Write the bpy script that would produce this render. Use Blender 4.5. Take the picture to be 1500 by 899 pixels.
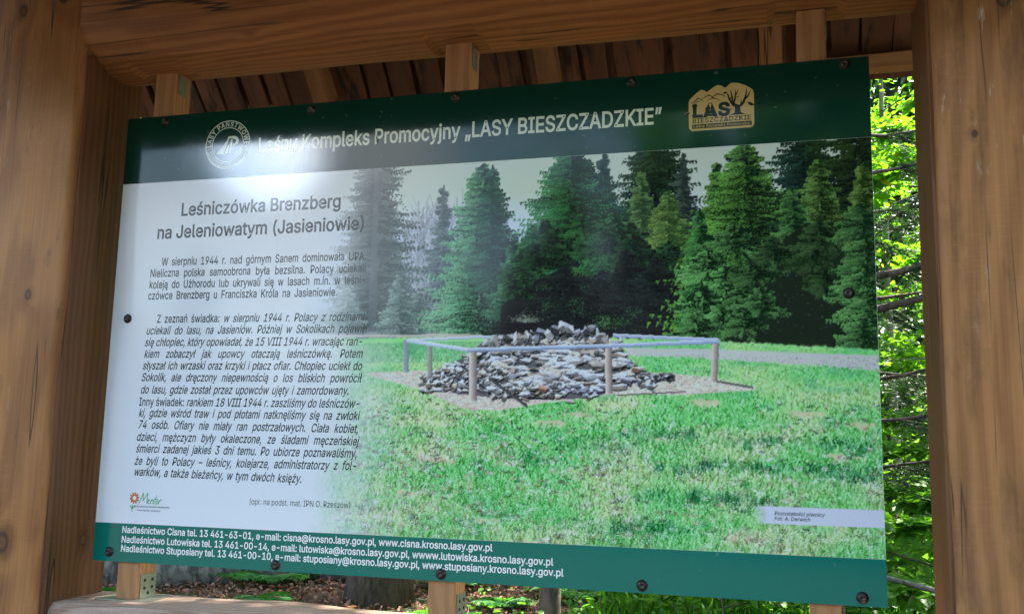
import bpy, bmesh, math, random
import numpy as np
from mathutils import Vector, Matrix
from mathutils.geometry import tessellate_polygon

R = math.radians
scene = bpy.context.scene
for o in list(bpy.data.objects):
    bpy.data.objects.remove(o)
col = scene.collection

# ------------------------------------------------------------------ camera, sky, sun, exposure
cam_d = bpy.data.cameras.new("camera")
cam = bpy.data.objects.new("camera", cam_d)
col.objects.link(cam)
cam_d.sensor_width = 36.0
cam_d.lens = 1420.0/1500.0*36.0
cam_d.clip_start = 0.05
cam_d.clip_end = 600.0
CAM = Vector((0.80633548, -2.27216401, 1.5507122))
YAW, PITCH, ROLL = -0.2790544, 0.14793386, 0.02129607
fw = Vector((math.sin(YAW)*math.cos(PITCH), math.cos(YAW)*math.cos(PITCH), math.sin(PITCH)))
rt = fw.cross(Vector((0, 0, 1))).normalized()
up = rt.cross(fw)
rt, up = rt*math.cos(ROLL)+up*math.sin(ROLL), up*math.cos(ROLL)-rt*math.sin(ROLL)
cam.matrix_world = Matrix(((rt.x, up.x, -fw.x, CAM.x), (rt.y, up.y, -fw.y, CAM.y), (rt.z, up.z, -fw.z, CAM.z), (0, 0, 0, 1)))
scene.camera = cam

SUN_EL, SUN_AZ = R(56), R(32)          # azimuth from +Y towards +X: behind the board, to the right
GLARE_CLOUD = 5.5
world = bpy.data.worlds.new("World")
scene.world = world
world.use_nodes = True
wn = world.node_tree
sky = wn.nodes.new("ShaderNodeTexSky")
sky.sky_type = 'NISHITA'
sky.sun_disc = False
sky.sun_elevation = SUN_EL
sky.sun_rotation = SUN_AZ
sky.air_density = 1.3
sky.dust_density = 3.0
# noise clouds over the blue, plus an unseen bright bank added for board glare
sky_coord = wn.nodes.new("ShaderNodeTexCoord")
cloud_noise = wn.nodes.new("ShaderNodeTexNoise"); cloud_noise.inputs["Scale"].default_value = 3.2; cloud_noise.inputs["Detail"].default_value = 6
cloud_map = wn.nodes.new("ShaderNodeMapping"); cloud_map.inputs["Scale"].default_value = (1, 1, 2.2)
wn.links.new(sky_coord.outputs["Generated"], cloud_map.inputs[0]); wn.links.new(cloud_map.outputs[0], cloud_noise.inputs["Vector"])
glare_dot = wn.nodes.new("ShaderNodeVectorMath"); glare_dot.operation = 'DOT_PRODUCT'
wn.links.new(sky_coord.outputs["Generated"], glare_dot.inputs[0]); glare_dot.inputs[1].default_value = Vector((-.488, -.818, .287)).normalized()
glare_range = wn.nodes.new("ShaderNodeMapRange"); glare_range.interpolation_type = 'SMOOTHSTEP'
for slot, value in enumerate((None, .970, 1.0, 0.0, .30)):
    if value is not None: glare_range.inputs[slot].default_value = value
wn.links.new(glare_dot.outputs["Value"], glare_range.inputs[0])
cloud_add = wn.nodes.new("ShaderNodeMath"); cloud_add.operation = 'ADD'
wn.links.new(cloud_noise.outputs[0], cloud_add.inputs[0]); wn.links.new(glare_range.outputs[0], cloud_add.inputs[1])
cloud_range = wn.nodes.new("ShaderNodeMapRange"); cloud_range.interpolation_type = 'SMOOTHSTEP'
for slot, value in enumerate((None, .58, .90, 0.0, 1.0)):
    if value is not None: cloud_range.inputs[slot].default_value = value
wn.links.new(cloud_add.outputs[0], cloud_range.inputs[0])
cloud_mix = wn.nodes.new("ShaderNodeMix"); cloud_mix.data_type = 'RGBA'
wn.links.new(cloud_range.outputs[0], cloud_mix.inputs[0]); wn.links.new(sky.outputs[0], cloud_mix.inputs[6]); cloud_mix.inputs[7].default_value = (GLARE_CLOUD*.97, GLARE_CLOUD*.99, GLARE_CLOUD*1.06, 1)
glare_core = wn.nodes.new("ShaderNodeMapRange"); glare_core.interpolation_type = 'SMOOTHSTEP'  # core of the added bank, boosted so the board mirrors a highlight
for slot, value in enumerate((None, .9980, .9995, 1.0, 9.0)):
    if value is not None: glare_core.inputs[slot].default_value = value
wn.links.new(glare_dot.outputs["Value"], glare_core.inputs[0])
glare_scale = wn.nodes.new("ShaderNodeVectorMath"); glare_scale.operation = 'SCALE'
wn.links.new(cloud_mix.outputs[2], glare_scale.inputs[0]); wn.links.new(glare_core.outputs[0], glare_scale.inputs["Scale"])
wn.links.new(glare_scale.outputs[0], wn.nodes["Background"].inputs[0])
wn.nodes["Background"].inputs[1].default_value = 0.15

sun_d = bpy.data.lights.new("sun", 'SUN')
sun_d.energy = 5.0
sun_d.angle = R(0.5)
sun_d.color = (1.0, 0.94, 0.84)
sun = bpy.data.objects.new("sun", sun_d)
col.objects.link(sun)
sdir = Vector((math.sin(SUN_AZ)*math.cos(SUN_EL), math.cos(SUN_AZ)*math.cos(SUN_EL), math.sin(SUN_EL)))
sun.rotation_euler = sdir.to_track_quat('Z', 'Y').to_euler()
sun.location = (6, 10, 20)

vs = scene.view_settings
vs.view_transform = 'Standard'
vs.look = 'None'
vs.exposure = 2.6
vs.gamma = 1.0
vs.use_curve_mapping = False
scene.cycles.max_bounces = 12
scene.cycles.diffuse_bounces = 5
scene.cycles.transmission_bounces = 6
scene.cycles.transparent_max_bounces = 8
scene.cycles.sample_clamp_indirect = 6.0
scene.cycles.use_denoising = True

# ------------------------------------------------------------------ helpers
def tag(o, label=None, cat=None, group=None, kind=None):
    if label: o["label"] = label
    if cat: o["category"] = cat
    if group: o["group"] = group
    if kind: o["kind"] = kind
    return o

def empty(name, loc=(0, 0, 0)):
    o = bpy.data.objects.new(name, None)
    o.empty_display_size = 0.2
    o.location = loc
    col.objects.link(o)
    return o

def link(name, me, mat=None, parent=None, loc=None, rot=None):
    o = bpy.data.objects.new(name, me)
    col.objects.link(o)
    if mat is not None and len(me.materials) == 0:
        me.materials.append(mat)
    if parent is not None: o.parent = parent
    if loc is not None: o.location = loc
    if rot is not None: o.rotation_euler = rot
    return o

class MB:
    """Collects faces for one mesh."""
    def __init__(self): self.v, self.f = [], []
    def add(self, verts, faces):
        n = len(self.v); self.v += [tuple(p) for p in verts]; self.f += [tuple(i+n for i in q) for q in faces]; return self
    def box(self, x0, x1, y0, y1, z0, z1):
        return self.add([(x0, y0, z0), (x1, y0, z0), (x1, y1, z0), (x0, y1, z0), (x0, y0, z1), (x1, y0, z1), (x1, y1, z1), (x0, y1, z1)],
                        [(0, 3, 2, 1), (4, 5, 6, 7), (0, 1, 5, 4), (1, 2, 6, 5), (2, 3, 7, 6), (3, 0, 4, 7)])
    def tube(self, pts, rad, n=10, cap=True):
        P = [Vector(p) for p in pts]; m = len(P); vs, fs = [], []
        ref = Vector((0.13, 0.31, 0.94))
        for i, p in enumerate(P):
            d = (P[min(i+1, m-1)]-P[max(i-1, 0)]).normalized()
            if abs(d.dot(ref)) > .95: ref = Vector((0.9, 0.2, 0.1))
            a = d.cross(ref).normalized(); b = d.cross(a)
            r = rad[i] if hasattr(rad, '__len__') else rad
            for k in range(n):
                t = 2*math.pi*k/n
                vs.append(p+a*math.cos(t)*r+b*math.sin(t)*r)
        for i in range(m-1):
            for k in range(n):
                k2 = (k+1) % n
                fs.append((i*n+k, i*n+k2, (i+1)*n+k2, (i+1)*n+k))
        if cap: fs += [tuple(range(n))[::-1], tuple((m-1)*n+k for k in range(n))]
        return self.add(vs, fs)
    def mesh(self, name, smooth=False):
        me = bpy.data.meshes.new(name)
        me.from_pydata(self.v, [], self.f)
        if smooth:
            me.polygons.foreach_set("use_smooth", [True]*len(me.polygons))
        me.update()
        return me
    def build(self, name, mat, parent=None, loc=None, rot=None, smooth=False):
        return link(name, self.mesh(name, smooth), mat, parent, loc, rot)

def np_mesh(name, V, F):
    """Mesh from numpy arrays, F of one polygon size."""
    V = np.asarray(V, np.float32); F = np.asarray(F, np.int32)
    me = bpy.data.meshes.new(name)
    me.vertices.add(len(V)); me.vertices.foreach_set("co", V.ravel())
    k = F.shape[1]
    me.loops.add(F.size); me.loops.foreach_set("vertex_index", F.ravel())
    me.polygons.add(len(F))
    me.polygons.foreach_set("loop_start", np.arange(0, F.size, k, dtype=np.int32))
    me.polygons.foreach_set("loop_total", np.full(len(F), k, np.int32))
    me.update(calc_edges=True)
    return me

# ------------------------------------------------------------------ materials
class NT:
    def __init__(self, name):
        self.m = bpy.data.materials.new(name); self.m.use_nodes = True
        self.t = self.m.node_tree; self.n = self.t.nodes; self.b = self.n["Principled BSDF"]; self.out = self.n["Material Output"]
    def node(self, kind, **kw):
        x = self.n.new(kind)
        for k, v in kw.items(): setattr(x, k, v)
        return x
    def set(self, sock, v):
        if hasattr(v, "is_linked") or hasattr(v, "links"): self.t.links.new(v, sock)
        else: sock.default_value = v
    def math(self, op, a, b=None, c=None, clamp=False):
        x = self.node("ShaderNodeMath", operation=op, use_clamp=clamp)
        for i, v in enumerate((a, b, c)):
            if v is not None: self.set(x.inputs[i], v)
        return x.outputs[0]
    def vmath(self, op, a, b=None, out=0):
        x = self.node("ShaderNodeVectorMath", operation=op)
        self.set(x.inputs[0], a)
        if b is not None: self.set(x.inputs[1], b)
        return x.outputs[out]
    def noise(self, vec, scale=5.0, detail=3.0, rough=.55, dist=0.0):
        x = self.node("ShaderNodeTexNoise")
        self.set(x.inputs["Vector"], vec); self.set(x.inputs["Scale"], scale); x.inputs["Detail"].default_value = detail
        x.inputs["Roughness"].default_value = rough; x.inputs["Distortion"].default_value = dist
        return x.outputs[0]
    def mix(self, fac, a, b, mode='MIX'):
        x = self.node("ShaderNodeMix", data_type='RGBA', blend_type=mode)
        self.set(x.inputs[0], fac); self.set(x.inputs[6], a if hasattr(a, "links") else (*a, 1)); self.set(x.inputs[7], b if hasattr(b, "links") else (*b, 1))
        return x.outputs[2]
    def ramp(self, fac, stops):
        x = self.node("ShaderNodeValToRGB"); e = x.color_ramp.elements
        while len(e) < len(stops): e.new(.5)
        for q, (p, c) in zip(e, stops):
            q.position = p; q.color = (*c, 1) if hasattr(c, "__len__") else (c, c, c, 1)
        self.set(x.inputs[0], fac); return x.outputs[0]
    def smooth(self, x, a, b, lo=0.0, hi=1.0):
        q = self.node("ShaderNodeMapRange", interpolation_type='SMOOTHSTEP')
        for i, v in enumerate((x, a, b, lo, hi)): self.set(q.inputs[i], v)
        return q.outputs[0]
    def objco(self): return self.node("ShaderNodeTexCoord").outputs["Object"]
    def bump(self, h, strength=.3, dist=.004):
        x = self.node("ShaderNodeBump"); x.inputs["Strength"].default_value = strength; x.inputs["Distance"].default_value = dist
        self.t.links.new(h, x.inputs["Height"]); self.t.links.new(x.outputs[0], self.b.inputs["Normal"])

def plain(name, rgb, rough=.5, metal=0.0, spec=.5, vary=0.0, scale=20):
    q = NT(name)
    if vary:
        n = q.noise(q.objco(), scale, 4)
        q.set(q.b.inputs["Base Color"], q.mix(n, tuple(c*(1-vary) for c in rgb), tuple(min(1, c*(1+vary)) for c in rgb)))
    else: q.b.inputs["Base Color"].default_value = (*rgb, 1)
    q.b.inputs["Roughness"].default_value = rough; q.b.inputs["Metallic"].default_value = metal
    q.b.inputs["Specular IOR Level"].default_value = spec
    return q.m

def wood(name, light, dark, pith=(0, .3), freq=62.0, knots=(), crack=1.0, stain=.35, weather=0.0, rough=.62, rand=False, warp=.030, black=0.0):
    """Sawn timber: growth rings round a pith line along local Z, fibres, drying cracks, knots."""
    q = NT(name)
    p = q.objco()
    if rand:
        rn = q.node("ShaderNodeObjectInfo").outputs["Random"]
        cmb = q.node("ShaderNodeCombineXYZ")
        q.set(cmb.inputs[0], q.math('MULTIPLY', rn, 7.3)); q.set(cmb.inputs[1], q.math('MULTIPLY', rn, 3.1)); q.set(cmb.inputs[2], q.math('MULTIPLY', rn, 41.0))
        pn = q.vmath('ADD', p, cmb.outputs[0])
    else:
        rn = None; pn = p
    sc = lambda *s: q.vmath('MULTIPLY', pn, s)
    n1 = q.noise(sc(3.2, 3.2, .75), 1.0, 3)
    n2 = q.noise(sc(14, 14, 2.2), 1.0, 2)
    flat = q.vmath('MULTIPLY', q.vmath('SUBTRACT', p, (pith[0], pith[1], 0)), (1, 1, 0))
    r = q.vmath('LENGTH', flat, out=1)
    r = q.math('ADD', r, q.math('MULTIPLY', n1, warp*4))
    r = q.math('ADD', r, q.math('MULTIPLY', n2, warp*.35))
    kd = None
    for (x, y, z, k) in knots:
        dv = q.vmath('MULTIPLY', q.vmath('SUBTRACT', p, (x, y, z)), (1, 1, .72))
        d = q.math('DIVIDE', q.math('MULTIPLY_ADD', q.math('SUBTRACT', n2, .5), k*1.1, q.vmath('LENGTH', dv, out=1)), k)
        g = q.math('EXPONENT', q.math('MULTIPLY', q.math('MULTIPLY', d, d), -.16))
        r = q.math('ADD', r, q.math('MULTIPLY', g, k*1.3))
        kd = d if kd is None else q.math('MINIMUM', kd, d)
    ring = q.math('SINE', q.math('MULTIPLY', r, freq*6.283))
    ring = q.smooth(ring, -.9, 1.0)
    fib = q.noise(sc(190, 190, 3.0), 1.0, 2, .6)
    big = q.noise(sc(5, 5, 1.3), 1.0, 4, .6)
    c = q.mix(q.math('MULTIPLY_ADD', ring, .46, q.math('MULTIPLY', q.math('MULTIPLY_ADD', fib, 1.0, -.32), 1.0), clamp=True), dark, light)
    c = q.mix(q.smooth(big, .45, .75, 0, stain), c, tuple(v*.42 for v in dark))
    if rn is not None:
        c = q.mix(q.math('MULTIPLY', rn, .5), c, tuple(v*.55 for v in dark))
    if black:
        blk = q.noise(sc(16, 16, 4.0), 1.0, 4, .65)
        c = q.mix(q.smooth(blk, .50, .66, 0, black), c, (.012, .009, .008))
    saw = q.noise(sc(22, 22, 260), 1.0, 3, .6)
    sawm = q.smooth(q.noise(sc(6, 6, 2.4), 1.0, 2), .46, .62)
    c = q.mix(q.math('MULTIPLY', q.math('MULTIPLY', q.smooth(saw, .50, .68), sawm), .09), c, tuple(min(1, v*1.5) for v in light))
    spot = q.noise(sc(13, 13, 4.0), 1.0, 5, .7)
    c = q.mix(q.smooth(spot, .60, .74, 0, .55), c, (.045, .030, .020))
    hgt = q.math('ADD', q.math('MULTIPLY', ring, .25), q.math('MULTIPLY', fib, .5))
    hgt = q.math('ADD', hgt, q.math('MULTIPLY', saw, .25))
    if kd is not None:
        kc = q.ramp(kd, [(0, (.13, .055, .024)), (.4, (.17, .072, .030)), (.75, (.075, .034, .017)), (1.0, (.085, .040, .020))])
        kin = q.smooth(kd, .80, 1.25, 1, 0)
        c = q.mix(q.smooth(kd, 1.0, 2.6, .45, 0), c, tuple(v*.5 for v in dark))
        c = q.mix(kin, c, kc)
    if crack:
        k1 = q.noise(sc(11, 11, .34), 1.0, 3, .6)
        line = q.smooth(q.math('ABSOLUTE', q.math('SUBTRACT', k1, .5)), .0022, .0105, 1, 0)
        msk = q.smooth(q.noise(sc(4, 4, 1.1), 1.7, 1), .47, .56)
        line = q.math('MULTIPLY', line, msk)
        c = q.mix(q.math('MULTIPLY', line, .85*crack), c, (.018, .010, .006))
        hgt = q.math('SUBTRACT', hgt, q.math('MULTIPLY', line, 2.2))
    if weather:
        w = q.noise(sc(52, 52, 9), 1.0, 4, .7)
        w2 = q.noise(sc(5, 5, 2), 1.0, 2)
        f = q.math('MULTIPLY', q.smooth(w, .60, .72), q.smooth(w2, .48, .66, 0, weather))
        c = q.mix(f, c, (.55, .47, .38))
    q.set(q.b.inputs["Base Color"], c)
    q.set(q.b.inputs["Roughness"], q.math('MULTIPLY_ADD', fib, .2, rough-.1))
    q.b.inputs["Specular IOR Level"].default_value = .35
    q.bump(hgt, .35, .0035)
    return q.m

def leaf_mat(name, c1, c2, trans=.45, rough=.45, yellow=0.0):
    q = NT(name)
    geo = q.node("ShaderNodeNewGeometry")
    rn = geo.outputs["Random Per Island"]
    big = q.noise(geo.outputs["Position"], .9, 2)
    f = q.math('ADD', q.math('MULTIPLY', rn, .65), q.math('MULTIPLY', q.math('SUBTRACT', big, .35), .9), clamp=True)
    c = q.mix(f, c1, c2)
    if yellow:
        c = q.mix(q.smooth(rn, 1-yellow, 1-yellow*.6), c, (.42, .34, .03))
    q.set(q.b.inputs["Base Color"], c)
    q.b.inputs["Roughness"].default_value = rough
    q.b.inputs["Specular IOR Level"].default_value = .35
    tr = q.node("ShaderNodeBsdfTranslucent")
    q.set(tr.inputs[0], q.mix(1.0, c, (1.6, 1.75, .55), 'MULTIPLY'))
    mx = q.node("ShaderNodeMixShader"); mx.inputs[0].default_value = trans
    q.t.links.new(q.b.outputs[0], mx.inputs[1]); q.t.links.new(tr.outputs[0], mx.inputs[2])
    q.t.links.new(mx.outputs[0], q.out.inputs[0])
    return q.m

def bark_mat(name, c1, c2, sx=18, sz=5, strength=.8, dist=.02):
    q = NT(name); p = q.objco()
    v = q.vmath('MULTIPLY', p, (sx, sx, sz))
    n = q.noise(v, 1.0, 5, .65, .6); b = q.noise(p, 3.0, 3)
    c = q.mix(q.smooth(n, .32, .66), c1, c2)
    c = q.mix(q.smooth(b, .55, .75, 0, .5), c, tuple(k*.6+.03 for k in c2))
    q.set(q.b.inputs["Base Color"], c); q.b.inputs["Roughness"].default_value = .9
    q.bump(n, strength, dist)
    return q.m

# ------------------------------------------------------------------ ground
def gz(x, y):
    x = np.asarray(x, float); y = np.asarray(y, float)
    s = np.clip(y-1.2, 0, 40)
    z = .062*s-.0006*s*s
    z = z+.05*np.sin(x*.9+.4)*np.sin(y*.7)*np.clip(np.abs(y)-1, 0, 1)+.03*np.sin(x*2.3+y*1.7)*np.clip(y-1, 0, 1)
    return z

def ground_sheet():
    a = np.concatenate([np.linspace(-150, -16, 12), np.linspace(-15, 15, 91), np.linspace(16, 150, 12)])
    b = np.concatenate([np.linspace(-150, -13, 12), np.linspace(-12, 24, 109), np.linspace(25, 150, 12)])
    X, Y = np.meshgrid(a, b); Z = gz(X, Y)
    n = len(a); i, j = np.meshgrid(np.arange(len(b)-1), np.arange(n-1), indexing='ij')
    k = (i*n+j).ravel()
    me = np_mesh("ground", np.c_[X.ravel(), Y.ravel(), Z.ravel()], np.c_[k, k+1, k+n+1, k+n])
    me.polygons.foreach_set("use_smooth", [True]*len(me.polygons))
    q = NT("forest_floor"); p = q.objco()
    n1 = q.noise(p, 1.3, 4); n2 = q.noise(p, 34, 4, .7); n3 = q.noise(p, 9, 3)
    soil = q.ramp(n2, [(.25, (.030, .018, .010)), (.5, (.085, .048, .026)), (.72, (.19, .115, .065))])
    moss = q.mix(n2, (.018, .040, .010), (.05, .095, .022))
    c = q.mix(q.smooth(q.math('ADD', n1, q.math('MULTIPLY', n3, .3)), .62, .78), soil, moss)
    # trodden gravel of the forest road in front of the board
    sep = q.node("ShaderNodeSeparateXYZ"); q.t.links.new(p, sep.inputs[0])
    f = q.smooth(q.math('ADD', sep.outputs[1], q.math('MULTIPLY', n1, 1.2)), -.6, .5, 1, 0)
    grav = q.ramp(n2, [(.3, (.030, .024, .018)), (.55, (.070, .058, .044)), (.75, (.13, .115, .09))])
    c = q.mix(f, c, grav)
    q.set(q.b.inputs["Base Color"], c); q.b.inputs["Roughness"].default_value = .95
    q.bump(n2, .8, .02)
    tag(link("ground", me, q.m), kind="structure")
ground_sheet()

# ------------------------------------------------------------------ the wooden shelter
W_L, W_D = (.36, .180, .075), (.205, .092, .036)
m_post_l = wood("post_wood", (.45, .200, .066), (.245, .096, .032), pith=(.10, .22), freq=44,
                knots=[(.096, -.125, 1.99, .0115), (.084, -.125, 1.34, .021), (-.014, -.125, 2.81, .015), (.118, -.125, 2.84, .018), (-.07, -.125, 2.524, .010), (.200, -.077, 1.373, .014)], weather=.35)
m_post_r = wood("post_wood_pale", (.46, .212, .076), (.262, .110, .039), pith=(.16, .34), freq=40,
                knots=[(.007, -.13, 2.564, .015), (-.06, -.13, 2.273, .0075), (-.135, -.07, 1.524, .011)], weather=.8, stain=.30, black=.3)
m_beam = wood("beam_wood", (.45, .182, .056), (.235, .084, .026), pith=(.04, .20), freq=46,
              knots=[(.026, -.13, .535, .011)], crack=1.0, weather=.1)
m_sill = wood("sill_wood", (.58, .43, .34), (.23, .12, .075), pith=(0, .16), freq=46, warp=.085, weather=.8, stain=.15, rough=.8)
m_stud = wood("stud_wood", (.50, .260, .115), (.34, .155, .064), pith=(.1, .22), freq=70, rand=False, weather=.25, stain=.2, crack=.5)
m_plank = wood("roof_wood", (.22, .088, .042), (.115, .043, .021), pith=(0, .2), freq=60, rand=True, stain=.5, black=.9, crack=.6)
m_raft = wood("rafter_wood", (.46, .225, .095), (.27, .12, .05), pith=(.05, .15), freq=60, rand=True, stain=.4)
m_zinc = plain("zinc_steel", (.42, .42, .36), .42, .9, vary=.25, scale=60)
m_iron = plain("dark_bolt_steel", (.065, .050, .046), .38, .75, vary=.4, scale=300)
m_hole = plain("shadowed_hole", (.01, .01, .01), .9)

def hewn(length, w, d, ch, seg=40, wob=.006, seed=1, taper=0.0):
    """A hewn log along local Z with chamfered, slightly wavy faces."""
    rs = np.random.default_rng(seed); mb = MB()
    prof = []
    hw, hd = w/2, d/2
    for sx, sy in ((-1, -1), (1, -1), (1, 1), (-1, 1)):
        c = (sx*(hw-ch), sy*(hd-ch))
        a0 = {(-1, -1): 180, (1, -1): 270, (1, 1): 0, (-1, 1): 90}[(sx, sy)]
        for k in range(4):
            a = R(a0+k*30); prof.append((c[0]+ch*math.cos(a), c[1]+ch*math.sin(a)))
    n = len(prof); ph = rs.uniform(0, 6.28, (n, 3)); vs, fs = [], []
    for i in range(seg+1):
        z = length*i/seg
        for k, (x, y) in enumerate(prof):
            g = wob*(math.sin(z*5+ph[k//4, 0])+.6*math.sin(z*13+ph[k//4, 1]))*(.6 if k % 4 in (1, 2) else .25)
            s = 1+g/max(hw, hd)
            vs.append((x*s, y*s, z))
    for i in range(seg):
        for k in range(n):
            k2 = (k+1) % n; fs.append((i*n+k, i*n+k2, (i+1)*n+k2, (i+1)*n+k))
    fs += [tuple(range(n))[::-1], tuple(seg*n+k for k in range(n))]
    return mb.add(vs, fs)

shelter = tag(empty("wooden_shelter", (0, 0.03, 0)), "brown timber shelter of hewn posts, beam and plank roof holding the green board", "shelter")
def SH(o, x, y, z):
    o.location = (x, y-.03, z); return o

SH(hewn(3.05, .40, .25, .020, 60, .010, 3).build("post", m_post_l, shelter, smooth=True), -1.252, -.025, -.05)
SH(hewn(3.05, .27, .25, .012, 60, .005, 5).build("post", m_post_r, shelter, smooth=True), 1.2495, -.025, -.05)
# darker wood slabs added over the posts' inner faces, the left one reaching the beam
m_inner_slab = wood("inner_slab_wood", (.215, .090, .034), (.120, .046, .018), pith=(.05, .25), freq=46, knots=[(.026, .02, .27, .013)], stain=.45, weather=.1)
SH(hewn(1.60, .055, .232, .006, 40, .003, 31).build("inner_slab", m_inner_slab, shelter), -1.0725, -.012, 1.02)
SH(hewn(2.90, .050, .232, .006, 40, .003, 33).build("inner_slab", m_inner_slab, shelter), 1.132, -.012, .02)
# the beam runs between the posts (its local Z is the world's X), lower edge notched over the studs
def beam_mesh():
    mb = MB(); vs = []; fs = []
    prof = [(-.146, .280), (-.149, .110), (-.136, .058), (-.095, .020), (-.040, .002), (.030, 0), (.080, .014), (.125, .055), (.150, .110), (.150, .280)]   # (y, z above the underside)
    n = len(prof); L = 2.2; seg = 110
    for i in range(seg+1):
        x = L*i/seg; wx = x-1.085
        nt = 0
        for a, b in ((-.955, -.80), (-.07, .06), (.785, .955)):
            if a < wx < b: nt = .012
        for k, (y, z) in enumerate(prof):
            w = .003*math.sin(x*3+k)+.0015*math.sin(x*11+k*2)
            zz = z+w*(k not in (0, 9))+(max(0, nt-z) if k in (3, 4, 5, 6) else 0)
            vs.append((zz, y+w*.6, x))      # local: X is up, Y depth, Z along
    for i in range(seg):
        for k in range(n):
            k2 = (k+1) % n; fs.append((i*n+k, (i+1)*n+k, (i+1)*n+k2, i*n+k2))
    fs += [tuple(range(n)), tuple(seg*n+k for k in range(n))[::-1]]
    mb.add(vs, fs); return mb
bo = beam_mesh().build("beam", m_beam, shelter)
bo.matrix_basis = Matrix(((0, 0, 1, -1.085), (0, 1, 0, -.03), (1, 0, 0, 2.590), (0, 0, 0, 1)))
# sill log under the board
so = hewn(2.2, .24, .24, .018, 50, .007, 9).build("sill_log", m_sill, shelter, smooth=True)
so.matrix_basis = Matrix(((0, 0, 1, -1.085), (0, 1, 0, -.015), (1, 0, 0, 1.022), (0, 0, 0, 1)))

for i, (x0, x1) in enumerate(((-.925, -.858), (-.042, .028), (.842, .908))):
    mb = MB(); w = x1-x0
    c = .004
    pts = [(-w/2+c, 0), (w/2-c, 0), (w/2, c), (w/2, .078-c), (w/2-c, .078), (-w/2+c, .078), (-w/2, .078-c), (-w/2, c)]
    n = 8; seg = 8; H = 1.458
    mb.add([(x, y, H*k/seg) for k in range(seg+1) for x, y in pts],
           [(k*n+j, k*n+(j+1) % n, (k+1)*n+(j+1) % n, (k+1)*n+j) for k in range(seg) for j in range(n)]+[tuple(range(n))[::-1], tuple(seg*n+j for j in range(n))])
    st = SH(mb.build("stud", m_stud, shelter), (x0+x1)/2, .0012, 1.1455)
    # steel shoe at the foot and strap at the head, on the stud's right side
    b = MB(); b.box(-w/2-.045, w/2+.05, -.022, .085, -.0035, -.0002); b.box(w/2+.0004, w/2+.0030, .010, .074, 0, .062)
    br = b.build("bracket", m_zinc, st)
    h = MB()
    for (yy, zz) in ((.026, .046), (.058, .046), (.026, .026), (.058, .026), (.042, .012)):
        h.tube([(w/2+.0028, yy, zz), (w/2+.0045, yy, zz)], .0042, 10)
    h.build("nail", m_iron, br)
    b = MB(); b.box(w/2+.0004, w/2+.0030, .014, .052, H-.062, H-.002)
    br = b.build("bracket", m_zinc, st)

# gable roof: planks down the slope with open joints, cover boards above, rafters, eave beams
RIDGE_Y, RIDGE_Z, EAVE = .03, 3.45, .69
FRONT_EAVE = .76
slope_len = EAVE/math.cos(R(45))
rs = np.random.default_rng(4)
def slab(w, t, L, seg=6, wav=.003):
    mb = MB(); vs = []; fs = []
    for i in range(seg+1):
        z = L*i/seg; a = wav*rs.normal(); b_ = wav*rs.normal()
        vs += [(-w/2+a, -t/2, z), (w/2+b_, -t/2, z), (w/2+b_, t/2, z), (-w/2+a, t/2, z)]
    for i in range(seg):
        for k in range(4):
            k2 = (k+1) % 4; fs.append((i*4+k, i*4+k2, (i+1)*4+k2, (i+1)*4+k))
    fs += [(3, 2, 1, 0), tuple(seg*4+k for k in range(4))]
    return mb.add(vs, fs)
def slope_matrix(x, side, off, tilt=0.0):
    """Local Z runs down the roof slope (side +1 is behind the board), local -Y faces the ground."""
    zc = Vector((0, side*math.sin(R(45)), -math.cos(R(45))))
    yc = Vector((0, side*math.sin(R(45)), math.cos(R(45))))
    xc = yc.cross(zc)
    o = Vector((x, 0, RIDGE_Z))+yc*off
    M = Matrix((xc, yc, zc)).transposed().to_4x4(); M.translation = o
    return M @ Matrix.Rotation(tilt, 4, 'Y')
for side in (1, -1):
    x = -1.72
    while x < 1.72:
        w = rs.uniform(.072, .088)
        L = (slope_len+(.10 if x < .9 else 0) if side > 0 else FRONT_EAVE/math.cos(R(45)))+rs.uniform(-.012, .02)
        p = slab(w, .022, L).build("roof_plank", m_plank, shelter)
        p.matrix_basis = slope_matrix(x+w/2, side, rs.normal(0, .0012)+.012, rs.normal(0, .006))
        x += w+rs.uniform(.011, .019)
    mb = MB(); mb.box(-1.78, .9 if side > 0 else 1.78, -.006, .006, 0, slope_len+.09 if side > 0 else FRONT_EAVE*1.414+.02)
    if side > 0: mb.box(.9, 1.78, -.006, .006, 0, slope_len)
    mb.build("roof_cover", m_plank, shelter).matrix_basis = slope_matrix(0, side, .042)
    for k, xr in enumerate((-1.6, -.735, .075, .775, 1.6)):
        mb = MB(); mb.box(-.034, .034, -.06, 0, 0, (slope_len-.02 if side > 0 else FRONT_EAVE*1.414-.06))
        r_ = mb.build("rafter", m_raft, shelter); r_.matrix_basis = slope_matrix(xr, side, -.001)
    x_start = .90 if side > 0 else -1.75
    e = hewn(1.75-x_start, .044, .06, .006, 30, .003, 20+side).build("eave_beam", m_raft, shelter, smooth=True)
    e.matrix_basis = Matrix(((0, 0, 1, x_start), (0, 1, 0, (EAVE-.02 if side > 0 else .02-FRONT_EAVE)), (1, 0, 0, RIDGE_Z-(EAVE if side > 0 else FRONT_EAVE)-.032), (0, 0, 0, 1)))

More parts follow.
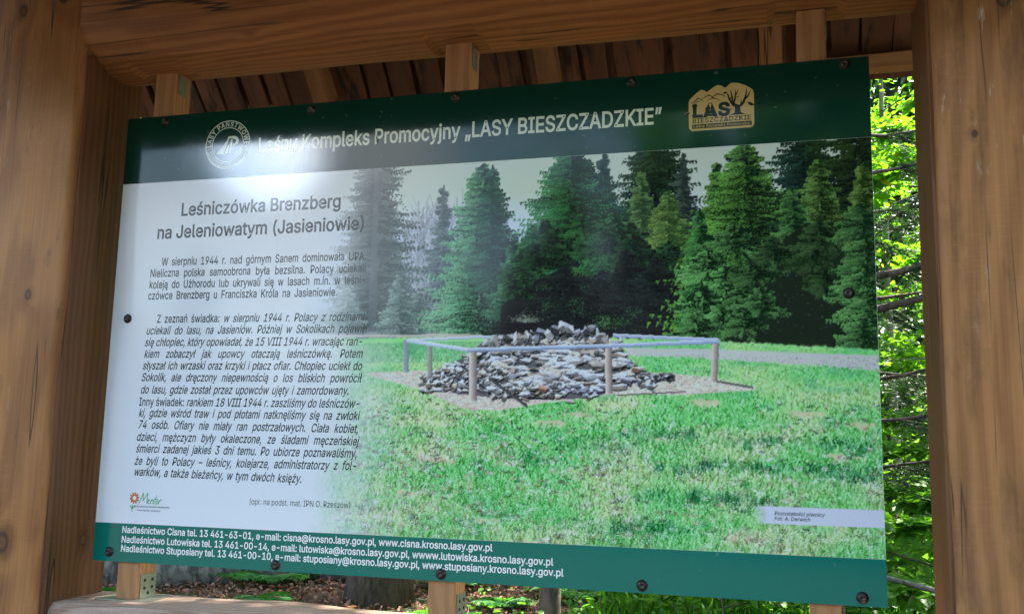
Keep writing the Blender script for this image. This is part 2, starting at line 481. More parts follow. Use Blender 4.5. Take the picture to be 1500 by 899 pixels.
# ------------------------------------------------------------------ lettering
# letter outlines: advance width and closed contours as x, y pairs in thousandths
GL = {
"(": (273, [[89,207,101,324,132,441,177,539,236,539,191,428,161,313,151,207,160,115,188,16,236,-96,177,-96,139,-21,111,55,95,131]]),
")": (273, [[37,-96,86,18,113,116,122,207,112,313,82,428,37,539,97,539,142,441,173,323,184,207,178,130,161,53,134,-22,97,-96]]),
",": (188, [[38,-119,68,71,137,71,84,-119]]),
"-": (453, [[337,244,337,188,114,188,114,244]]),
".": (188, [[95,-4,78,-1,63,9,53,24,50,41,53,59,63,73,78,83,95,87,113,83,128,73,138,59,141,41,138,24,128,9,113,-1]]),
"0": (453, [[227,-7,174,1,130,24,95,62,69,113,53,178,48,254,53,330,69,395,95,447,130,484,174,508,227,516,279,508,323,484,358,447,384,395,400,330,405,254,400,178,384,113,359,62,323,24,279,1],[227,50,261,56,290,74,313,103,330,144,340,194,344,254,340,314,330,365,313,405,290,435,261,453,227,460,192,453,163,435,140,405,123,365,113,314,109,254,113,194,123,144,140,103,163,74,192,56]]),
"1": (453, [[76,0,76,55,391,55,391,0],[276,509,276,0,212,0,212,448,86,358,86,427,198,509]]),
"2": (453, [[64,0,64,47,234,229,282,282,311,327,320,371,317,397,308,419,293,436,273,449,224,460,196,457,172,447,153,433,139,413,130,390,127,362,66,362,71,405,86,442,111,473,143,496,182,511,225,516,268,511,306,497,337,474,361,445,376,411,381,372,371,318,336,259,267,180,153,60,389,57,389,0]]),
"3": (453, [[218,-7,173,-3,133,10,98,30,70,57,52,91,44,132,109,132,115,107,126,87,144,71,165,59,219,50,275,61,297,74,315,93,325,116,329,145,326,172,316,196,299,217,275,234,242,244,201,248,157,248,157,299,288,448,70,452,70,509,372,509,372,461,211,278,211,289,264,288,308,276,344,253,371,222,387,186,393,145,387,103,370,66,344,36,309,12,266,-2]]),
"4": (453, [[40,105,40,158,247,509,311,509,109,166,413,163,413,105],[282,0,282,121,282,146,282,318,343,318,343,0]]),
"5": (453, [[221,-7,178,-2,140,11,108,32,83,60,66,93,60,130,122,130,127,108,138,89,173,60,221,50,250,53,276,64,298,82,314,104,324,131,328,162,324,193,314,221,297,244,275,262,248,273,218,277,167,268,128,246,67,253,96,509,366,509,366,452,151,452,134,301,178,325,229,334,263,330,294,321,321,306,345,285,364,260,379,231,388,199,391,163,385,117,369,76,343,41,309,15,268,-1]]),
"6": (453, [[226,-7,182,-1,142,15,109,40,84,74,69,115,64,162,68,199,80,239,137,340,252,509,322,509,151,261,165,288,196,307,235,314,278,309,316,295,346,271,370,240,384,201,389,157,384,112,368,73,343,39,310,14,271,-2],[226,48,254,52,279,63,299,79,314,101,324,128,327,157,324,187,314,213,299,235,279,251,254,262,226,265,198,262,174,252,153,235,138,214,128,188,125,158,128,128,138,102,153,79,174,63,198,52]]),
"7": (453, [[97,0,323,448,62,452,62,509,391,509,391,449,165,0]]),
"8": (453, [[226,-7,178,-2,136,11,101,33,74,62,57,96,52,135,55,166,65,195,81,220,101,241,125,256,153,265,119,282,93,308,76,342,70,380,75,417,90,450,114,477,146,498,184,511,226,516,269,511,306,498,337,477,361,450,377,417,382,380,376,342,359,308,333,282,300,267,327,256,351,241,372,220,387,195,397,166,401,135,395,96,378,62,352,33,317,11,275,-2],[226,49,258,52,285,60,307,74,323,91,333,113,337,139,333,165,322,189,305,208,283,223,256,232,226,235,196,232,169,223,147,208,130,189,119,165,115,139,119,113,129,91,145,74,167,60,195,52],[226,290,274,300,293,313,307,330,316,351,319,376,316,399,308,420,294,437,275,449,226,460,177,449,159,437,145,420,136,399,133,376,136,351,145,330,159,313,178,300]]),
"9": (453, [[226,516,271,510,310,494,343,468,368,434,384,393,389,347,385,309,373,270,315,168,200,0,130,0,301,248,287,221,257,202,218,195,175,199,137,214,106,237,83,269,68,307,64,352,69,397,85,436,110,469,143,494,182,510],[226,460,199,457,174,446,154,429,138,407,129,381,125,352,129,322,138,295,154,274,174,257,199,247,226,243,254,247,279,257,299,273,314,295,324,321,327,350,324,381,314,407,299,429,279,446,254,457]]),
":": (188, [[95,-4,78,-1,63,9,53,24,50,41,53,59,63,73,78,83,95,87,113,83,128,73,138,59,141,41,138,24,128,9,113,-1],[95,271,78,274,63,284,53,299,50,316,53,334,63,349,78,359,95,362,113,359,128,349,138,334,141,316,138,299,128,284,113,274]]),
"@": (676, [[355,-135,284,-130,221,-114,167,-88,122,-53,87,-8,61,46,45,109,40,179,46,248,61,309,87,363,123,408,167,444,220,470,281,486,349,492,415,486,472,469,522,442,562,407,594,366,617,319,631,268,635,215,631,142,615,76,599,49,579,28,551,15,517,11,476,17,441,36,429,50,423,68,408,48,388,30,361,17,326,13,285,18,251,35,224,62,204,96,192,137,188,182,193,226,207,265,228,297,257,322,291,338,330,343,360,340,385,331,416,306,419,335,474,335,474,110,476,91,485,74,499,63,518,59,540,63,557,76,568,97,576,127,581,215,577,259,567,301,548,339,523,373,490,402,450,424,402,438,347,442,292,438,242,424,199,402,164,372,135,334,115,289,102,236,98,178,102,119,115,66,135,21,165,-17,201,-46,246,-68,298,-81,357,-85,412,-80,458,-69,489,-59,504,-107,464,-120,411,-131],[329,65,359,68,382,78,400,95,412,118,422,185,419,221,411,249,399,269,381,282,331,292,305,288,283,277,265,260,252,239,242,185,251,125,262,101,279,81,301,69]]),
"A": (480, [[16,0,201,509,276,509,463,0,395,0,287,302,264,372,232,478,245,478,213,371,191,302,85,0],[110,142,110,199,370,199,370,142]]),
"B": (456, [[60,0,60,509,241,509,289,504,329,491,359,469,381,442,394,410,398,374,395,344,387,320,356,286,315,267,339,257,363,245,385,227,402,203,414,173,418,136,413,100,400,67,377,39,344,18,301,4,247,0],[125,57,245,57,296,63,330,80,349,105,355,137,352,161,342,184,327,203,306,218,279,228,248,231,125,231],[125,285,238,285,288,296,308,309,323,326,333,348,336,372,330,403,313,429,283,446,240,452,125,452]]),
"C": (510, [[267,-7,205,1,150,25,104,63,70,115,48,179,40,254,48,329,70,393,104,445,150,484,205,508,267,516,340,504,373,490,402,471,427,447,448,418,463,385,473,348,408,348,389,395,357,428,315,449,267,456,223,450,184,432,150,403,125,364,109,314,103,254,109,194,125,145,151,105,184,76,223,59,267,53,315,60,357,81,389,114,408,160,473,160,463,124,448,91,428,62,402,38,373,19,341,5,305,-4]]),
"D": (502, [[219,0,96,0,96,57,215,57,272,63,318,81,354,110,379,149,394,198,399,255,394,312,379,361,354,399,320,428,275,446,221,452,93,452,93,509,225,509,294,501,353,478,399,441,433,391,455,329,462,255,455,181,433,119,398,68,351,31,291,8],[125,509,125,0,60,0,60,509]]),
"E": (419, [[60,0,60,509,372,509,372,452,125,452,125,286,355,286,355,229,125,229,125,57,375,57,375,0]]),
"F": (410, [[60,0,60,509,369,509,369,452,125,452,125,278,346,278,346,221,125,221,125,0]]),
"G": (520, [[269,-7,205,1,149,25,104,64,69,116,47,179,40,254,47,329,69,393,103,445,149,484,203,508,265,516,304,513,340,504,374,489,403,469,429,445,449,416,465,384,474,349,408,349,387,393,356,427,315,448,265,456,222,450,183,432,150,404,125,364,109,314,103,254,109,194,125,145,151,105,184,76,224,59,269,53,309,57,345,71,374,93,396,123,410,160,415,202,434,199,283,199,283,256,478,256,478,200,471,141,451,91,419,50,377,19,326,0]]),
"H": (517, [[60,0,60,509,125,509,125,289,392,289,392,509,457,509,457,0,392,0,392,232,125,232,125,0]]),
"I": (300, [[31,0,31,57,118,57,118,452,31,452,31,509,269,509,269,452,183,452,183,57,269,57,269,0]]),
"J": (396, [[185,-7,124,3,75,33,44,81,33,145,33,173,98,173,98,145,104,104,122,74,149,56,185,50,220,56,248,74,266,104,272,145,272,509,336,509,336,145,326,81,294,33,246,3]]),
"K": (467, [[104,145,104,216,139,261,174,303,212,344,364,509,448,509,231,276],[60,0,60,509,125,509,125,334,124,225,125,193,125,0],[372,0,188,259,228,309,449,0]]),
"L": (393, [[60,0,60,509,125,509,125,57,361,57,361,0]]),
"M": (628, [[60,0,60,509,152,509,277,187,287,159,299,123,311,84,322,49,307,49,318,83,330,121,342,158,352,187,476,509,568,509,568,0,504,0,504,291,504,327,505,369,506,413,507,457,498,409,482,363,467,322,456,291,342,0,286,0,170,291,159,321,145,361,129,408,112,457,120,416,121,372,122,328,122,291,122,0]]),
"N": (523, [[60,0,60,509,136,509,343,183,363,151,388,107,414,55,405,54,401,108,399,157,399,195,399,509,463,509,463,0,387,0,202,290,177,331,148,381,108,452,119,454,122,384,124,328,125,291,125,0]]),
"O": (533, [[267,-7,205,1,150,25,105,63,70,115,48,179,40,254,48,329,70,393,105,445,150,484,205,508,267,516,329,508,384,484,429,445,464,393,486,329,493,254,486,179,464,115,429,63,384,25,329,1],[267,53,310,59,349,76,383,105,408,144,425,194,430,254,425,314,408,365,383,404,349,433,310,450,267,456,223,450,184,433,151,404,125,364,109,314,103,254,109,194,125,144,151,105,184,76,223,59]]),
"P": (445, [[60,0,60,509,235,509,289,503,332,487,366,462,390,430,404,391,409,348,404,304,390,265,366,233,332,207,289,191,235,186,109,186,109,242,233,242,269,246,297,256,318,272,333,294,342,319,344,348,342,376,333,402,318,423,297,439,268,449,232,452,125,452,125,0]]),
"Q": (533, [[245,159,313,159,369,85,384,65,468,-48,401,-48,346,27,331,46],[267,-7,205,1,150,25,105,63,70,115,48,179,40,254,48,329,70,393,105,445,150,484,205,508,267,516,329,508,384,484,429,445,464,393,486,329,493,254,486,179,464,115,429,63,384,25,329,1],[267,53,310,59,349,76,383,105,408,144,425,194,430,254,425,314,408,365,383,404,349,433,310,450,267,456,223,450,184,433,151,404,125,364,109,314,103,254,109,194,125,144,151,105,184,76,223,59]]),
"R": (449, [[60,0,60,509,236,509,290,504,333,489,367,465,390,433,405,395,409,352,405,309,390,271,367,240,333,217,289,203,236,198,96,198,96,255,234,255,269,258,298,267,319,281,334,300,342,324,345,352,342,380,334,405,319,425,298,440,269,449,233,452,125,452,125,0],[353,0,230,229,303,229,428,0]]),
"S": (447, [[224,-9,172,-4,128,9,91,31,64,60,46,96,38,137,104,137,110,110,123,88,142,71,166,59,224,49,257,52,286,60,311,74,329,92,341,114,346,139,342,161,332,179,296,205,245,222,184,239,128,260,86,289,60,326,52,372,58,413,75,448,102,476,138,498,180,511,227,516,275,511,316,498,351,476,377,449,394,415,401,378,337,378,326,412,302,437,267,453,225,459,194,456,167,448,145,435,129,418,118,398,115,376,119,352,131,334,169,308,212,293,264,279,312,264,359,238,395,198,405,171,408,139,403,99,386,64,360,34,323,11,278,-4]]),
"T": (449, [[32,452,32,509,417,509,417,452,257,452,257,0,193,0,193,452]]),
"U": (517, [[259,-8,203,-2,154,15,114,43,85,80,66,124,60,173,60,509,124,509,124,178,128,144,141,113,160,87,187,68,220,56,259,52,298,56,331,68,357,87,377,113,389,144,393,178,393,509,457,509,457,173,451,124,433,80,403,43,363,15,315,-2]]),
"V": (480, [[204,0,16,509,84,509,192,206,215,137,248,31,235,31,267,138,290,206,395,509,463,509,278,0]]),
"W": (686, [[155,0,16,509,82,509,163,196,175,145,187,94,197,40,200,94,211,145,224,196,306,509,380,509,462,196,474,145,486,94,497,40,488,40,499,94,510,145,523,196,603,509,670,509,530,0,455,0,368,323,351,391,336,475,350,475,335,395,318,323,230,0]]),
"X": (474, [[18,0,217,284,217,236,29,509,104,509,178,400,204,361,223,329,243,292,232,292,252,329,272,361,298,400,374,509,446,509,259,239,259,287,456,0,382,0,292,129,268,165,250,195,230,231,244,231,225,196,206,166,182,129,91,0]]),
"Y": (472, [[203,0,203,208,16,509,91,509,192,344,222,292,250,230,224,230,251,293,280,344,381,509,455,509,268,208,268,0]]),
"Z": (438, [[42,0,42,46,273,385,306,431,341,476,348,454,285,452,223,452,40,452,40,509,397,509,397,462,169,129,134,81,97,33,90,54,152,57,214,57,399,57,399,0]]),
"a": (389, [[160,-9,126,-5,94,5,68,22,48,45,35,73,30,108,34,138,43,161,58,179,78,193,125,211,178,220,234,227,265,235,273,243,276,255,267,297,240,322,196,331,149,322,118,301,100,274,41,291,57,322,79,346,104,364,133,375,194,384,239,379,286,360,306,343,322,320,333,290,337,251,337,0,277,0,277,52,252,25,215,1],[170,45,202,49,228,59,248,74,263,93,272,115,276,138,276,190,259,182,231,176,200,171,175,168,134,159,103,139,95,124,92,105,102,72,130,52]]),
"b": (424, [[229,-8,198,-5,172,4,138,31,118,59,112,0,53,0,53,509,114,509,114,319,137,346,171,373,197,381,229,384,274,378,313,361,345,332,370,293,385,245,390,189,385,133,370,84,346,45,313,16,274,-2],[220,47,253,51,279,66,301,88,316,117,325,151,328,189,325,227,316,261,301,290,280,311,253,325,220,330,188,325,161,312,140,291,125,263,116,229,113,189,116,150,125,115,140,86,162,65,188,51]]),
"c": (396, [[207,-8,159,-2,117,16,82,46,56,85,40,133,34,187,40,243,56,291,82,330,117,360,159,378,207,384,260,377,305,356,340,322,362,277,303,262,290,289,270,311,242,325,207,330,173,325,145,310,124,287,108,258,99,224,96,187,99,151,108,117,124,89,145,66,173,51,207,46,243,52,271,66,292,89,304,117,363,102,341,56,306,21,261,-1]]),
"d": (424, [[195,-8,151,-2,111,16,79,45,55,84,39,133,34,189,39,245,55,293,79,332,112,361,151,378,196,384,228,381,253,373,287,346,306,319,311,509,372,509,372,0,313,0,313,59,287,31,252,4,227,-5],[205,47,236,51,263,65,284,86,299,115,309,150,312,189,309,229,300,263,284,291,263,312,237,325,205,330,172,325,145,311,124,290,108,261,99,227,96,189,99,151,109,117,124,88,145,66,172,51]]),
"e": (404, [[212,-8,161,-2,117,16,82,46,56,85,40,132,34,187,39,242,55,290,81,329,115,359,157,378,205,384,266,374,294,361,319,341,341,315,357,282,368,242,371,194,371,169,75,169,75,221,338,221,310,202,307,237,298,269,283,294,263,314,237,326,205,330,173,326,146,313,125,294,109,270,99,241,96,211,96,178,100,139,110,106,128,80,151,61,179,50,212,46,254,53,285,73,306,105,365,91,353,63,335,39,311,19,283,4,249,-5]]),
"f": (254, [[228,379,228,327,6,327,6,379],[81,0,81,432,84,461,96,486,113,505,135,519,187,530,222,527,243,521,227,468,215,472,195,474,171,470,154,460,145,443,142,419,142,0]]),
"g": (425, [[207,-151,168,-148,134,-140,82,-110,51,-69,101,-41,122,-66,154,-88,207,-97,249,-92,282,-75,304,-47,311,-6,311,68,287,41,252,16,227,8,195,5,152,10,113,27,80,53,55,90,39,136,34,191,39,246,55,293,80,332,112,361,152,378,196,384,228,382,253,373,288,346,308,319,313,379,372,379,372,-9,367,-54,350,-90,324,-117,291,-136,251,-147],[205,59,237,63,264,75,285,95,300,121,309,154,312,193,309,231,300,264,285,291,264,312,237,325,205,330,172,325,145,312,124,290,109,262,99,229,96,193,99,155,109,123,124,96,145,76,172,63]]),
"h": (410, [[114,227,114,0,53,0,53,509,114,509,114,287,102,287,124,332,152,362,187,379,227,384,264,380,295,369,321,349,341,321,353,285,357,240,357,0,296,0,296,235,290,275,273,304,246,323,210,329,184,326,161,317,141,303,126,283,117,257]]),
"i": (167, [[53,0,53,379,114,379,114,0],[84,443,67,446,54,455,44,468,41,483,44,499,54,512,67,521,84,524,100,521,114,512,123,499,126,483,123,468,114,455,100,446]]),
"j": (167, [[53,379,114,379,114,-30,111,-63,102,-90,86,-113,65,-129,37,-139,4,-143,-10,-143,-10,-87,2,-87,25,-83,40,-72,50,-54,53,-29],[83,443,67,446,53,455,44,468,41,483,44,499,53,512,67,521,83,524,100,521,114,512,123,499,126,483,123,468,114,455,100,446]]),
"k": (381, [[110,137,110,212,121,212,284,379,360,379,184,199],[53,0,53,509,114,509,114,0],[294,0,148,186,191,229,372,0]]),
"l": (189, [[139,-2,101,3,74,20,58,47,53,84,53,509,114,509,114,99,120,62,130,54,146,52,160,53,170,54,181,3,162,-1]]),
"m": (610, [[53,0,53,379,112,379,112,295,118,323,132,346,172,376,219,386,257,380,287,361,309,331,321,295,312,295,322,321,337,343,381,375,437,386,468,383,497,372,522,354,541,328,553,296,557,255,557,0,496,0,496,254,490,289,473,313,447,326,419,330,395,328,374,320,345,290,335,247,335,0,274,0,274,260,269,288,253,311,229,326,199,330,158,320,140,307,126,289,117,266,114,238,114,0]]),
"n": (410, [[114,227,114,0,53,0,53,379,112,379,112,287,102,287,124,332,152,362,187,379,227,384,264,380,295,369,321,349,341,321,353,285,357,240,357,0,296,0,296,235,290,275,273,304,246,323,210,329,184,326,161,317,141,303,126,283,117,257]]),
"o": (415, [[207,-8,159,-2,117,16,82,46,56,85,40,133,34,187,40,243,56,291,82,330,117,360,159,378,207,384,256,378,299,360,333,330,359,291,376,243,381,187,376,133,359,85,333,46,299,16,256,-2],[207,46,242,51,270,66,292,89,307,117,316,151,319,187,316,224,307,258,292,287,270,310,242,325,207,330,173,325,145,310,124,287,108,258,99,224,96,187,99,151,108,117,124,89,145,66,173,51]]),
"p": (424, [[53,-143,53,379,112,379,112,319,137,346,171,373,197,381,229,384,274,378,313,361,345,332,370,293,385,245,390,189,385,133,370,84,346,45,313,16,274,-2,229,-8,198,-5,173,4,138,31,118,59,114,-143],[220,47,253,51,279,66,301,88,316,117,325,151,328,189,325,227,316,261,301,290,280,311,253,325,220,330,188,325,161,312,140,291,125,263,116,229,113,189,116,150,125,115,140,86,162,65,188,51]]),
"q": (424, [[372,-143,311,-143,311,59,287,31,252,4,227,-5,195,-8,151,-2,111,16,79,45,55,84,39,133,34,189,39,245,55,293,79,332,112,361,151,378,196,384,228,381,253,373,287,346,307,319,313,379,372,379],[205,47,236,51,263,65,284,86,299,115,309,150,312,189,309,229,300,263,284,291,263,312,237,325,205,330,172,325,145,311,124,290,108,261,99,227,96,189,99,151,109,117,124,88,145,66,172,51]]),
"r": (259, [[53,0,53,379,112,379,112,321,130,347,152,367,181,380,213,385,229,384,243,384,243,322,230,324,207,326,182,323,159,315,140,301,126,284,117,262,114,237,114,0]]),
"s": (365, [[182,-8,145,-5,112,3,84,18,62,38,45,63,36,94,94,107,105,79,124,60,150,49,181,45,217,50,244,62,262,81,268,103,265,121,254,136,237,147,212,155,149,170,104,186,72,208,53,237,47,274,51,305,65,332,87,354,115,370,149,381,187,384,223,381,254,372,279,358,299,339,324,290,268,277,258,298,243,316,219,328,187,333,156,329,131,317,114,299,109,277,112,258,124,243,172,223,229,209,275,194,306,171,325,142,331,107,326,75,312,47,290,24,260,6,223,-5]]),
"t": (227, [[204,379,204,327,6,327,6,379],[65,471,126,471,126,98,128,76,136,61,150,53,170,50,185,51,202,54,213,2,192,-3,168,-4,125,2,92,21,72,52,65,93]]),
"u": (410, [[182,-5,146,-1,115,11,89,31,69,59,57,95,53,139,53,379,114,379,114,144,119,105,137,75,164,56,200,50,226,53,249,62,268,77,283,97,293,122,296,153,296,379,357,379,357,0,298,0,298,92,307,92,286,47,257,17,222,0]]),
"v": (389, [[163,0,17,379,84,379,165,155,187,87,206,21,184,21,203,87,224,155,305,379,371,379,226,0]]),
"w": (567, [[138,0,23,379,87,379,133,214,154,137,175,41,165,41,186,135,206,214,252,379,316,379,362,214,382,136,402,41,391,41,413,135,434,214,480,379,545,379,429,0,368,0,319,172,305,225,291,280,277,338,291,338,277,280,263,225,248,172,199,0]]),
"x": (379, [[21,0,171,218,171,171,29,379,100,379,147,306,179,253,207,206,175,206,202,253,233,306,282,379,352,379,209,169,209,214,358,0,287,0,231,85,200,136,173,182,205,182,178,136,148,85,91,0]]),
"y": (389, [[47,-139,61,-86,71,-87,104,-89,130,-74,151,-36,163,-1,17,379,84,379,165,155,187,87,206,21,184,21,202,87,224,155,305,379,371,379,204,-58,177,-107,139,-136,91,-145,65,-143]]),
"z": (380, [[42,0,42,46,254,320,48,323,48,379,333,379,333,331,126,60,339,56,339,0]]),
"ó": (415, [[207,-8,159,-2,117,16,82,46,56,85,40,133,34,187,40,243,56,291,82,330,117,360,159,378,207,384,256,378,299,360,333,330,359,291,376,243,381,187,376,133,359,85,333,46,299,16,256,-2],[207,46,242,51,270,66,292,89,307,117,316,151,319,187,316,224,307,258,292,287,270,310,242,325,207,330,173,325,145,310,124,287,108,258,99,224,96,187,99,151,108,117,124,89,145,66,173,51],[181,429,228,529,297,529,231,429]]),
"ą": (389, [[160,-9,126,-5,94,5,68,22,48,45,35,73,30,108,34,138,43,161,58,179,78,193,125,211,178,220,234,227,265,235,273,243,276,255,267,297,240,322,196,331,149,322,118,301,100,274,41,291,57,322,79,346,104,364,133,375,194,384,239,379,286,360,306,343,322,320,333,290,337,251,337,0,277,0,277,52,252,25,215,1],[170,45,202,49,228,59,248,74,263,93,272,115,276,138,276,190,259,182,231,176,200,171,175,168,134,159,103,139,95,124,92,105,102,72,130,52],[297,-145,267,-141,242,-128,224,-108,219,-79,222,-56,234,-34,276,5,337,0,297,-32,284,-48,280,-68,287,-87,308,-94,326,-91,339,-86,357,-130,332,-140]]),
"ć": (396, [[207,-8,159,-2,117,16,82,46,56,85,40,133,34,187,40,243,56,291,82,330,117,360,159,378,207,384,260,377,305,356,340,322,362,277,303,262,290,289,270,311,242,325,207,330,173,325,145,310,124,287,108,258,99,224,96,187,99,151,108,117,124,89,145,66,173,51,207,46,243,52,271,66,292,89,304,117,363,102,341,56,306,21,261,-1],[181,429,228,529,297,529,231,429]]),
"ę": (404, [[212,-8,161,-2,117,16,82,46,56,85,40,132,34,187,39,242,55,290,81,329,115,359,157,378,205,384,266,374,294,361,319,341,341,315,357,282,368,242,371,194,371,169,75,169,75,221,338,221,310,202,307,237,298,269,283,294,263,314,237,326,205,330,173,326,146,313,125,294,109,270,99,241,96,211,96,178,100,139,110,106,128,80,151,61,179,50,212,46,254,53,285,73,306,105,365,91,353,63,335,39,311,19,283,4,249,-5],[299,-148,268,-144,243,-131,225,-111,220,-82,223,-58,234,-33,249,-9,269,17,365,91,342,38,314,-4,290,-39,281,-70,288,-90,310,-97,327,-94,341,-88,358,-133,334,-143]]),
"ł": (207, [[151,-2,112,3,85,20,69,47,64,84,64,509,125,509,125,99,131,62,141,54,157,52,172,53,181,54,192,3,173,-1],[6,225,6,280,183,382,183,328]]),
"Ń": (523, [[60,0,60,509,136,509,343,183,363,151,388,107,414,55,405,54,401,108,399,157,399,195,399,509,463,509,463,0,387,0,202,290,177,331,148,381,108,452,119,454,122,384,124,328,125,291,125,0],[235,558,283,659,351,659,285,558]]),
"ń": (410, [[114,227,114,0,53,0,53,379,112,379,112,287,102,287,124,332,152,362,187,379,227,384,264,380,295,369,321,349,341,321,353,285,357,240,357,0,296,0,296,235,290,275,273,304,246,323,210,329,184,326,161,317,141,303,126,283,117,257],[178,429,226,529,294,529,228,429]]),
"Ś": (447, [[224,-9,172,-4,128,9,91,31,64,60,46,96,38,137,104,137,110,110,123,88,142,71,166,59,224,49,257,52,286,60,311,74,329,92,341,114,346,139,342,161,332,179,296,205,245,222,184,239,128,260,86,289,60,326,52,372,58,413,75,448,102,476,138,498,180,511,227,516,275,511,316,498,351,476,377,449,394,415,401,378,337,378,326,412,302,437,267,453,225,459,194,456,167,448,145,435,129,418,118,398,115,376,119,352,131,334,169,308,212,293,264,279,312,264,359,238,395,198,405,171,408,139,403,99,386,64,360,34,323,11,278,-4],[196,558,244,659,312,659,246,558]]),
"ś": (365, [[182,-8,145,-5,112,3,84,18,62,38,45,63,36,94,94,107,105,79,124,60,150,49,181,45,217,50,244,62,262,81,268,103,265,121,254,136,237,147,212,155,149,170,104,186,72,208,53,237,47,274,51,305,65,332,87,354,115,370,149,381,187,384,223,381,254,372,279,358,299,339,324,290,268,277,258,298,243,316,219,328,187,333,156,329,131,317,114,299,109,277,112,258,124,243,172,223,229,209,275,194,306,171,325,142,331,107,326,75,312,47,290,24,260,6,223,-5],[159,429,207,529,276,529,210,429]]),
"ź": (380, [[42,0,42,46,254,320,48,323,48,379,333,379,333,331,126,60,339,56,339,0],[160,429,208,529,276,529,210,429]]),
"ż": (380, [[42,0,42,46,254,320,48,323,48,379,333,379,333,331,126,60,339,56,339,0],[187,443,171,446,157,455,148,468,144,483,148,499,157,512,171,521,187,524,203,521,217,512,226,499,229,483,226,468,217,455,203,446]]),
"–": (350, [[350,244,350,188,0,188,0,244]]),
"”": (300, [[52,318,82,509,151,509,98,318],[175,318,205,509,274,509,222,318]]),
"„": (287, [[38,-119,68,71,138,71,85,-119],[161,-119,192,71,261,71,208,-119]]),
" ": (188, [])}
CAPH = .5087
_glyph = {}
def glyph(ch, bold=0.0):
    key = (ch, round(bold, 4))
    if key in _glyph: return _glyph[key]
    adv, outlines = GL[ch]
    adv /= 1000.0
    V, F = [], []
    if outlines:
        cont = []
        for v in outlines:
            P = np.array(v, float).reshape(-1, 2)/1000.0
            if bold:
                a = P-np.roll(P, 1, 0); b = np.roll(P, -1, 0)-P
                a /= np.linalg.norm(a, axis=1)[:, None]+1e-9; b /= np.linalg.norm(b, axis=1)[:, None]+1e-9
                n = np.c_[a[:, 1]+b[:, 1], -(a[:, 0]+b[:, 0])]; n /= np.maximum(np.linalg.norm(n, axis=1), .5)[:, None]
                cs = np.clip((a*b).sum(1), -.6, 1); n = n/np.sqrt((1+cs)/2)[:, None]
                P = P+GLS*n*bold
            cont.append(P)
        area = [GLS*float((P[:, 0]*np.roll(P[:, 1], -1)-np.roll(P[:, 0], -1)*P[:, 1]).sum())/2 for P in cont]
        outer = [k for k, a in enumerate(area) if a > 0]
        own = {k: [] for k in outer}
        for k, a in enumerate(area):
            if a <= 0:
                c = cont[k].mean(0)
                box = [o for o in outer if (cont[o].min(0) <= c).all() and (c <= cont[o].max(0)).all()]
                if box: own[min(box, key=lambda o: area[o])].append(k)
        V = []
        for o in outer:
            polys = [[Vector((p[0], p[1], 0)) for p in cont[k]] for k in [o]+own[o]]
            n0 = len(V); V += [(p.x, p.y, outer.index(o)*.00006) for pl in polys for p in pl]
            F += [tuple(n0+i for i in t) for t in tessellate_polygon(polys)]
        V = np.array(V)
    _glyph[key] = (adv, V, F)
    return _glyph[key]
# winding sign of outer contours (so that a positive offset thickens the stroke)
_p = np.array(GL['L'][1][0], float).reshape(-1, 2)
GLS = 1.0 if (_p[:, 0]*np.roll(_p[:, 1], -1)-np.roll(_p[:, 0], -1)*_p[:, 1]).sum() > 0 else -1.0

def text_width(s, bold=0.0, track=0.0):
    return sum(glyph(c, bold)[0]+track for c in s)
def put_text(mb, s, x, z, cap, xs, y, bold=0.0, shear=0.0, track=0.0, xf=None):
    """Adds the letters of s at (x, z) on the board plane at depth y; cap is the capital height, xs the width factor."""
    k = cap/CAPH; cx = 0.0
    for ch in s:
        adv, V, F = glyph(ch, bold)
        if len(V):
            X = (V[:, 0]+cx)*xs*k+V[:, 1]*k*shear; Z = V[:, 1]*k
            if xf: pts = [xf(a, b) for a, b in zip(X, Z)]
            else: pts = [(x+a, z+b) for a, b in zip(X, Z)]
            mb.add([(a, y-d, b) for (a, b), d in zip(pts, V[:, 2])], F)
        cx += adv+track
    return cx*xs*k
def line_fit(mb, s, x0, x1, z0, z1, cap, y, bold=0.0, shear=0.0, xs=None):
    """One printed line from x0 to x1: given a width factor the words are spread (justified), else the letters are fitted."""
    k = cap/CAPH
    if xs is None:
        xs = (x1-x0)/(text_width(s, bold)*k)
        put_text(mb, s, x0, (z0+z1)/2, cap, xs, y, bold, shear); return
    ws = s.split(' ')
    ital = [w.startswith('/') for w in ws]; ws = [w.lstrip('/') for w in ws]
    wd = [text_width(w, bold)*k*xs for w in ws]
    gap = (x1-x0-sum(wd))/max(1, len(ws)-1); x = x0
    for w, d, it in zip(ws, wd, ital):
        put_text(mb, w, x, z0+(z1-z0)*(x-x0)/(x1-x0), cap, xs, y, bold, shear if it else 0.0)
        x += d+gap

